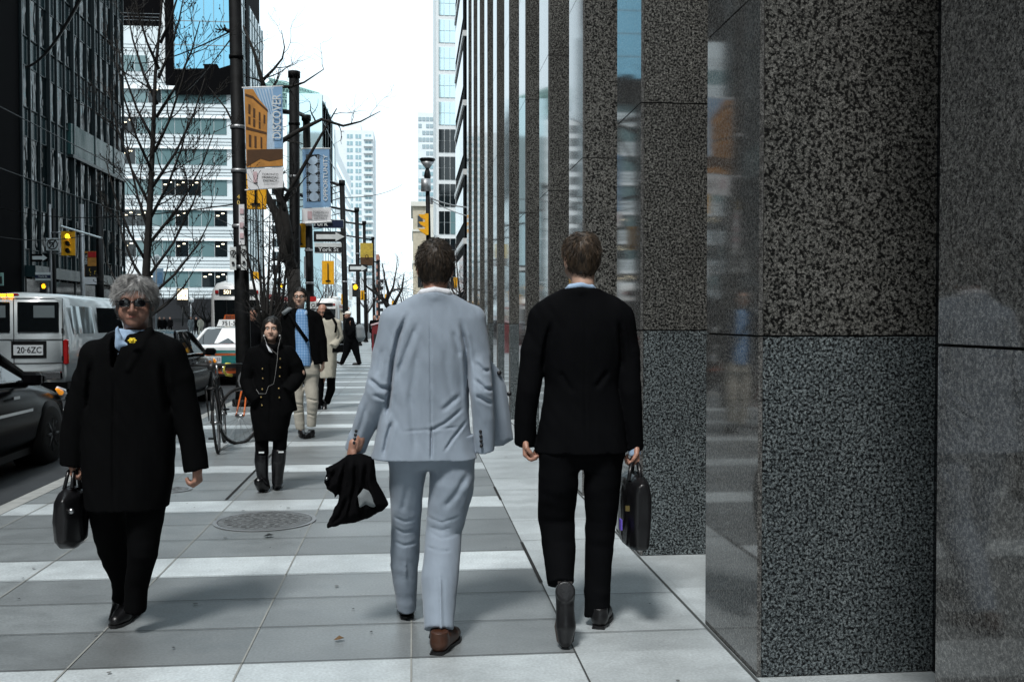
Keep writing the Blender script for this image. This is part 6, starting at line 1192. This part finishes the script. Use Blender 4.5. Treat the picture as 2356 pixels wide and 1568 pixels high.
# ================================================================ bicycles
mat('bar_tape', (.65, .58, .08), .6); mat('frame_orange', (.5, .1, .01), .35, coat=.5); mat('saddle', (.015, .015, .016), .4)
def bicycle(rear, front, label, frame_m, bar='straight', tape='saddle', turn=0, rack=False, lean=.0):
    rear, front = Vector(rear), Vector(front); d = (front-rear); Lw = d.length; d.normalize(); n_ = V(-d.y, d.x, 0); upv = (UP+n_*lean).normalized(); t = thing('bicycle', label, 'bicycle', tuple(rear)); r = .335
    def L(a, h, s_=0): return rear+d*a+upv*h+n_*s_
    def whl(c, dd, nm):
        nn = V(-dd.y, dd.x, 0); k = MB(); P = [c+dd*math.cos(a)*r+upv*math.sin(a)*r for a in [2*math.pi*i/28 for i in range(29)]]; k.tube(P, .017, 'tyre', 6, False); w_ = k.build('wheel', t)
        k = MB(); k.tube([c+(p-c)*.93 for p in P], .009, 'steel', 5, False); k.build('rim', w_)
        k = MB(); [k.tube([c+nn*(.025 if i % 2 else -.025), c+dd*math.cos(i*math.pi/10)*r*.93+upv*math.sin(i*math.pi/10)*r*.93], .0016, 'steel', 3, False) for i in range(20)]; k.tube([c-nn*.05, c+nn*.05], .022, 'steel', 8); k.build('spokes', w_)
        return P
    dd = Matrix.Rotation(R(turn), 3, 'Z') @ d; whl(L(0, r), d, 'r'); whl(L(Lw, r), dd, 'f')
    bb, st_, hd, hl = L(.43, .28), L(.28, .80), L(Lw-.17, .82), L(Lw-.13, .66); k = MB()
    for a_, b_, w_ in ((bb, st_, .017), (st_, hd, .016), (bb, hl, .019), (hd+upv*.03, hl, .021)): k.tube([a_, b_], w_, frame_m, 8)
    for s_ in (-.05, .05): k.tube([L(0, r, s_), bb+n_*s_*.6], .010, frame_m, 6); k.tube([L(0, r, s_), L(.27, .76, s_*.3)], .009, frame_m, 6); k.tube([hl+n_*s_*.6, L(Lw-.02, r+.02, s_), L(Lw, r, s_)], .011, frame_m, 6)
    k.build('frame', t)
    k = MB(); k.tube([st_, L(.25, .93)], .013, 'steel', 8); k.build('seat_post', t)
    s = SDF(.02); s.chain([(L(.12, .96), .05), (L(.22, .965), .03), (L(.36, .955), .016)]); k = MB(); sdf_add(k, s, .008, 'saddle'); k.build('saddle', t)
    k = MB(); top = L(Lw-.18, .95); k.tube([hd, top], .014, 'steel', 8); dn = Matrix.Rotation(R(turn), 3, 'Z') @ n_
    if bar == 'straight': k.tube([top-dn*.30-dd*.02, top-dn*.1, top+dn*.1, top+dn*.30-dd*.02], .014, 'black_metal', 8); k.build('handlebar', t)
    else:
        k.tube([top+dd*.06-dn*.2, top+dd*.06+dn*.2], .013, 'steel', 8); k.build('handlebar', t)
        for s_ in (-1, 1): k = MB(); q = top+dd*.06+dn*.2*s_; k.tube([q, q+dd*.07+upv*.005, q+dd*.115-upv*.03, q+dd*.115-upv*.08, q+dd*.07-upv*.13, q-dd*.02-upv*.14], .017, tape, 8); k.tube([q+dd*.11, q+dd*.14-upv*.06, q+dd*.13-upv*.1], .008, 'chrome', 6); k.build('bar_grip', t)
    k = MB(); k.lathe(bb, [(.0001, 0), (.085, 0), (.09, .01), (.0001, .01)], 'steel', 18, 'X'); k.tube([bb+n_*.06, bb+n_*.07-upv*.17], .010, 'steel', 6); k.tube([bb-n_*.06, bb-n_*.07+upv*.17], .010, 'steel', 6); k.box(bb+n_*.1-upv*.17, (.06, .06, .02), 'black_metal'); k.box(bb-n_*.1+upv*.17, (.06, .06, .02), 'black_metal'); k.build('crank', t)
    if rack:
        k = MB()
        for s_ in (-.07, .07): k.tube([L(-.2, .72, s_), L(.2, .74, s_)], .007, 'black_metal', 6); k.tube([L(-.16, .72, s_), L(0, .36, s_)], .006, 'black_metal', 6); k.tube([L(.02, .72, s_), L(0, .36, s_)], .006, 'black_metal', 6)
        for a in (-.2, -.1, 0, .1): k.tube([L(a, .73, -.07), L(a, .73, .07)], .006, 'black_metal', 6)
        k.build('rear_rack', t); k = MB(); k.tube([L(a, h) for a, h in ((-.30, .5), (-.22, .62), (-.08, .71), (.08, .71))], .02, 'black_metal', 6); k.build('mudguard', t)
    return t
A = gnd(503, 1040); bicycle(A, A+V(-.12, 1.02, 0), 'black bicycle with rear rack seen end-on, leaning at the kerb post', 'black_metal', rack=True, lean=.08)
A = gnd(552, 1020); bicycle(A+V(.30, .96, 0), A, 'bicycle with yellow taped drop handlebars behind the woman in black', 'frame_orange', bar='drop', tape='bar_tape', turn=-18)
p = gnd(588, 1004); t = thing('bike_post', 'grey bicycle post and ring behind the yellow handlebar bicycle', 'post', (p.x, p.y, 0)); k = MB(); k.tube([p, p+V(0, 0, .95)], .04, 'grey_metal', 12); k.build('post', t); k = MB(); k.tube([p+V(math.cos(a)*.2, 0, .72+math.sin(a)*.17) for a in [2*math.pi*i/20 for i in range(21)]], .02, 'grey_metal', 6, False); k.build('ring', t)
# ================================================================ bare trees
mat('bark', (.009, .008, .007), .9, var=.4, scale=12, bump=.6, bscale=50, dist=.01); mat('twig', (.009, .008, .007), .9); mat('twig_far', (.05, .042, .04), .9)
def perp(d, rs):
    a = V(rs.uniform(-1, 1), rs.uniform(-1, 1), rs.uniform(-1, 1)); a = a-d*a.dot(d); return a.normalized()
def grow(mb, p, d, L, r, dep, rs, up=.25, wob=.16, bud=0, m='twig', kids=4, spread=.75, n=5):
    pts = [p.copy()]; rr = [r]; q = p.copy(); dd = d.copy()
    for i in range(n):
        dd = (dd+perp(dd, rs)*wob+UP*up*.25).normalized(); q = q+dd*L/n; pts.append(q.copy()); rr.append(max(r*(1-.72*(i+1)/n), .0028 if m != 'twig_far' else .008))
        if dep > 0 and i >= 1:
            for _ in range(kids if dep > 1 else kids-1):
                if rs.random() < .62:
                    c = (dd*(1-spread*.5)+perp(dd, rs)*spread+UP*up*.5).normalized(); grow(mb, q, c, L*rs.uniform(.38, .62), rr[-1]*.62, dep-1, rs, up, wob, bud, m, kids, spread, 4)
        if bud and dep <= 1 and rs.random() < bud: c_ = q+perp(dd, rs)*.012; s_ = rs.uniform(.005, .010); mb.add([c_+V(s_, 0, 0), c_+V(-s_, 0, 0), c_+V(0, s_, 0), c_+V(0, -s_, 0), c_+V(0, 0, s_*1.8), c_-V(0, 0, s_)], [(0, 2, 4), (2, 1, 4), (1, 3, 4), (3, 0, 4), (2, 0, 5), (1, 2, 5), (3, 1, 5), (0, 3, 5)], m)
    mb.tube(pts, rr, m, 4 if r < .02 else 7, False)
def tree(name, label, trunk, limbs, rs, gp, auto=(), m='twig', tm='bark', dens=9):
    """trunk: [(point, r)]; limbs: lists of (point, r); twigs grow along every limb"""
    t = thing(name, label, 'tree', tuple(trunk[0][0])); k = MB(); k.tube([q[0] for q in trunk], [q[1] for q in trunk], tm, 12); k.build('trunk', t); k = MB()
    for l in limbs:
        k.tube([q[0] for q in l], [q[1] for q in l], tm if tm in MATS else m, 8)
        for i in range(len(l)-1):
            (a_, ra), (b_, rb) = l[i], l[i+1]; seg = b_-a_; d = seg.normalized(); nn = max(1, int(seg.length*dens))
            for j in range(nn):
                f = rs.random(); c = (d*.5+perp(d, rs)*.8+UP*gp.get('up', .25)).normalized(); g2 = {k_: v_ for k_, v_ in gp.items() if k_ not in ('L', 'dep')}; grow(k, a_+seg*f, c, gp['L']*rs.uniform(.5, 1.1)*(1-.3*i/len(l)), min(ra, rb+.01)*.45, gp['dep'], rs, m=m, **g2)
    k.build('branches', t); return t
rs = random.Random(11); Y = 11.9; F = lambda u, v, dy=0: at(u, v, Y+dy)
tr = [(V(F(346, 734).x, Y, 0), .065), (F(344, 800), .055), (F(336, 640), .048), (F(345, 480), .036), (F(352, 330), .028), (F(358, 170), .02), (F(372, 20), .013), (F(378, -60), .008)]
lm = []
for (v, du, dv, dy) in ((735, 110, -110, .2), (720, -90, -120, -.2), (690, 150, -190, -.1), (660, -70, -170, .3), (640, 130, -250, .2), (610, -95, -230, -.2), (560, 150, -260, .1), (540, -60, -260, .3), (500, 90, -240, -.3), (480, -100, -280, .1), (430, 120, -250, .3), (400, -85, -260, -.3), (350, 80, -240, 0), (330, -90, -240, .2), (270, 100, -220, -.2), (240, -70, -220, .1), (180, 60, -200, .2), (160, -60, -190, -.2), (100, 50, -160, 0)):
    u0 = 340+(640-v)*.055; lm.append([(F(u0, v), .02), (F(u0+du*.45, v+dv*.32, dy*.4), .014), (F(u0+du*.8, v+dv*.68, dy*.8), .010), (F(u0+du, v+dv, dy), .005)])
tree('young_tree', 'young bare street tree with upright budding twigs behind the old man', tr, lm, rs, dict(L=.55, dep=2, up=.4, bud=.16, kids=2, wob=.16, spread=.6), dens=6)
rs = random.Random(4); Y = 23.5
tr = [(V(F(686, 734).x, Y, 0), .22), (F(686, 800), .19), (F(680, 700), .17), (F(674, 620), .155)]
lm = [[(F(674, 622), .15), (F(652, 560), .12), (F(640, 500), .1), (F(612, 446), .085), (F(597, 410), .07), (F(585, 330, .3), .055), (F(600, 250), .04)], [(F(668, 590), .13), (F(660, 520), .11), (F(650, 470), .1), (F(636, 428), .09), (F(645, 330, -.3), .07), (F(632, 250, -.3), .06), (F(612, 215), .06)],
      [(F(612, 215), .06), (F(600, 175), .05), (F(585, 120), .035), (F(560, 60), .02)], [(F(618, 210), .045), (F(640, 200), .04), (F(670, 200), .035), (F(700, 190), .022), (F(745, 160), .01)], [(F(640, 330, -.2), .06), (F(690, 300, -.2), .05), (F(740, 275), .04), (F(790, 290), .03), (F(830, 280), .02), (F(876, 256), .008)],
      [(F(605, 185), .04), (F(630, 160), .03), (F(650, 135), .022), (F(655, 110), .015), (F(648, 70), .006)], [(F(650, 470), .06), (F(700, 380), .04), (F(740, 310), .03), (F(775, 250), .012)], [(F(636, 428), .05), (F(560, 330), .035), (F(520, 250), .02), (F(480, 200), .008)]]
tree('street_tree', 'large bare tree with a thick forked trunk behind the DISCOVER banner', tr, lm, rs, dict(L=1.0, dep=1, up=.1, kids=3, wob=.3, spread=.9, bud=.15), dens=2.4)
rs = random.Random(9); Y = 16.4
for (u, lab, tops) in ((612, 'thin bare multi-stem sapling just behind the woman in black', ((560, 520), (590, 470), (604, 450), (622, 470), (650, 520))), (640, 'slender bare sapling right of the nearest pole', ((628, 500), (645, 560), (668, 600)))):
    X = F(u, 734).x; tr = [(V(X, Y, 0), .05), (F(u, 860), .045), (F(u, 800), .04)]; lm = [[(F(u, 800+10*i), .035), (F(u+(tu-u)*.35, 700), .025), (F(u+(tu-u)*.75, 600, .1*i-.2), .016), (F(tu, tv, .2*i-.4), .006)] for i, (tu, tv) in enumerate(tops)]
    lm += [[(F(u, 760), .02), (F(u+q*.5, 730), .012), (F(u+q, 690), .004)] for q in (-45, 50, 35, -30)]; tree('sapling', lab, tr, lm, rs, dict(L=.5, dep=1, up=.3, kids=3, wob=.2, bud=.3), dens=5); Y += .8
rs = random.Random(2); Y = 58
tr = [(V(F(905, 734).x, Y, 0), .24), (F(908, 760), .2), (F(905, 735), .19), (F(897, 712), .17)]
lm = [[(F(897, 712), .16), (F(885, 692), .13), (F(868, 676), .09), (F(845, 660), .05), (F(832, 640), .02)], [(F(900, 716), .12), (F(912, 690), .09), (F(925, 665), .06), (F(930, 630), .03)], [(F(890, 700), .1), (F(893, 670), .08), (F(885, 640), .05), (F(880, 605), .02)], [(F(905, 715), .11), (F(925, 700), .08), (F(948, 690), .04)], [(F(888, 695), .1), (F(905, 660), .06), (F(912, 620), .03), (F(915, 590), .01)], [(F(868, 676), .06), (F(860, 650), .04), (F(858, 615), .02)]]
tree('crab_tree', 'spreading dark bare tree at the end of the pavement left of the grey suited man', tr, lm, rs, dict(L=1.5, dep=2, up=.1, kids=3, wob=.35, spread=.9), dens=2.2)
rs = random.Random(8)
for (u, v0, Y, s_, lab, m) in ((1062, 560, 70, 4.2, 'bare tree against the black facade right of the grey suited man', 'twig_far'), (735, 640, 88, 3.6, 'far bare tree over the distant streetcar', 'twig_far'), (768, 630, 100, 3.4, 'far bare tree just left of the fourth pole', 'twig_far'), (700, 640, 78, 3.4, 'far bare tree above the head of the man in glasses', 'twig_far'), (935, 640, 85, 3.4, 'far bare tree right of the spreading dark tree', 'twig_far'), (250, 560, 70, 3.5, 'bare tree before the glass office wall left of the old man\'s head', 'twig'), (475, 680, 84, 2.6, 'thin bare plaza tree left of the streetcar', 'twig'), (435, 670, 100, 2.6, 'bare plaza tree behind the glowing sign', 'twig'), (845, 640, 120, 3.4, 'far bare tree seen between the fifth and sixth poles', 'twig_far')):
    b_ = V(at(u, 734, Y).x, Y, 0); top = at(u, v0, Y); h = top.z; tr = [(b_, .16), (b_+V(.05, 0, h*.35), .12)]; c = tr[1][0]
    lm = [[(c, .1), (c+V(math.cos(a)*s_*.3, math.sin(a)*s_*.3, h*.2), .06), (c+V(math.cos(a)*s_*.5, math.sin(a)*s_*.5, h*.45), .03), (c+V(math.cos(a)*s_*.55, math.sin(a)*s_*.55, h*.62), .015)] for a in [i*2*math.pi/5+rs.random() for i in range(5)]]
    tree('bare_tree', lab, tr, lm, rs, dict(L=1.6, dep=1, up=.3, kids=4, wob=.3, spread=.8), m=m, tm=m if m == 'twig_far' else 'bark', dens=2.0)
# ================================================================ overhead wires
def wire(a_, b_, r, label, sag=.15, m='black_metal', group='overhead wires'):
    k = MB(); k.tube([a_.lerp(b_, i/12)-V(0, 0, sag*4*(i/12)*(1-i/12)) for i in range(13)], r, m, 4, False); tag(k.build('wire'), label, 'wire', group)
wire(V(-7.95, 5, 5.6), V(-7.95, 160, 5.7), .012, 'near trolley wire running above the streetcar track', .0); wire(V(-11.2, 5, 5.6), V(-11.2, 160, 5.7), .012, 'far trolley wire running above the second track', .0)
wire(at(190, -10, 14), at(60, 155, 22), .028, 'thick dark cable crossing the glass office wall at top left', .2)
wire(at(541, 68, 17.6), at(300, 145, 40), .016, 'span wire from the nearest pole toward the white office', .2); wire(at(541, 78, 17.6), at(430, 210, 60), .016, 'shorter span wire falling left from the nearest pole', .1)
wire(at(0, 478, 40), at(540, 470, 17.6), .012, 'thin span wire level with the pole number', .3); wire(at(0, 545, 45), at(205, 540, 48), .02, 'thin wire just left of the amber traffic light', .2); wire(at(140, 520, 48), at(235, 548, 50), .05, 'pale tube slanting over the amber traffic light', .0, 'white_clad')
wire(at(790, 455, 45.8), at(925, 425, 95), .02, 'faint wire crossing the white sky to the right', .3); wire(at(990, 455, 45), at(1090, 478, 40), .03, 'upper pale wire from the lamp post to the granite piers', .1, 'grey_metal'); wire(at(990, 460, 45), at(1090, 500, 40), .02, 'lower pale wire from the lamp post to the granite piers', .1, 'grey_metal')
for i, (v0, Y) in enumerate(((425, 45.8), (440, 46), (455, 46.2), (490, 57), (515, 66))): wire(at(786, v0, Y), at(560, v0+15, Y+3), .022, 'span wire reaching left from the further poles, number %s from the top' % ('one', 'two', 'three', 'four', 'five')[i], .3)
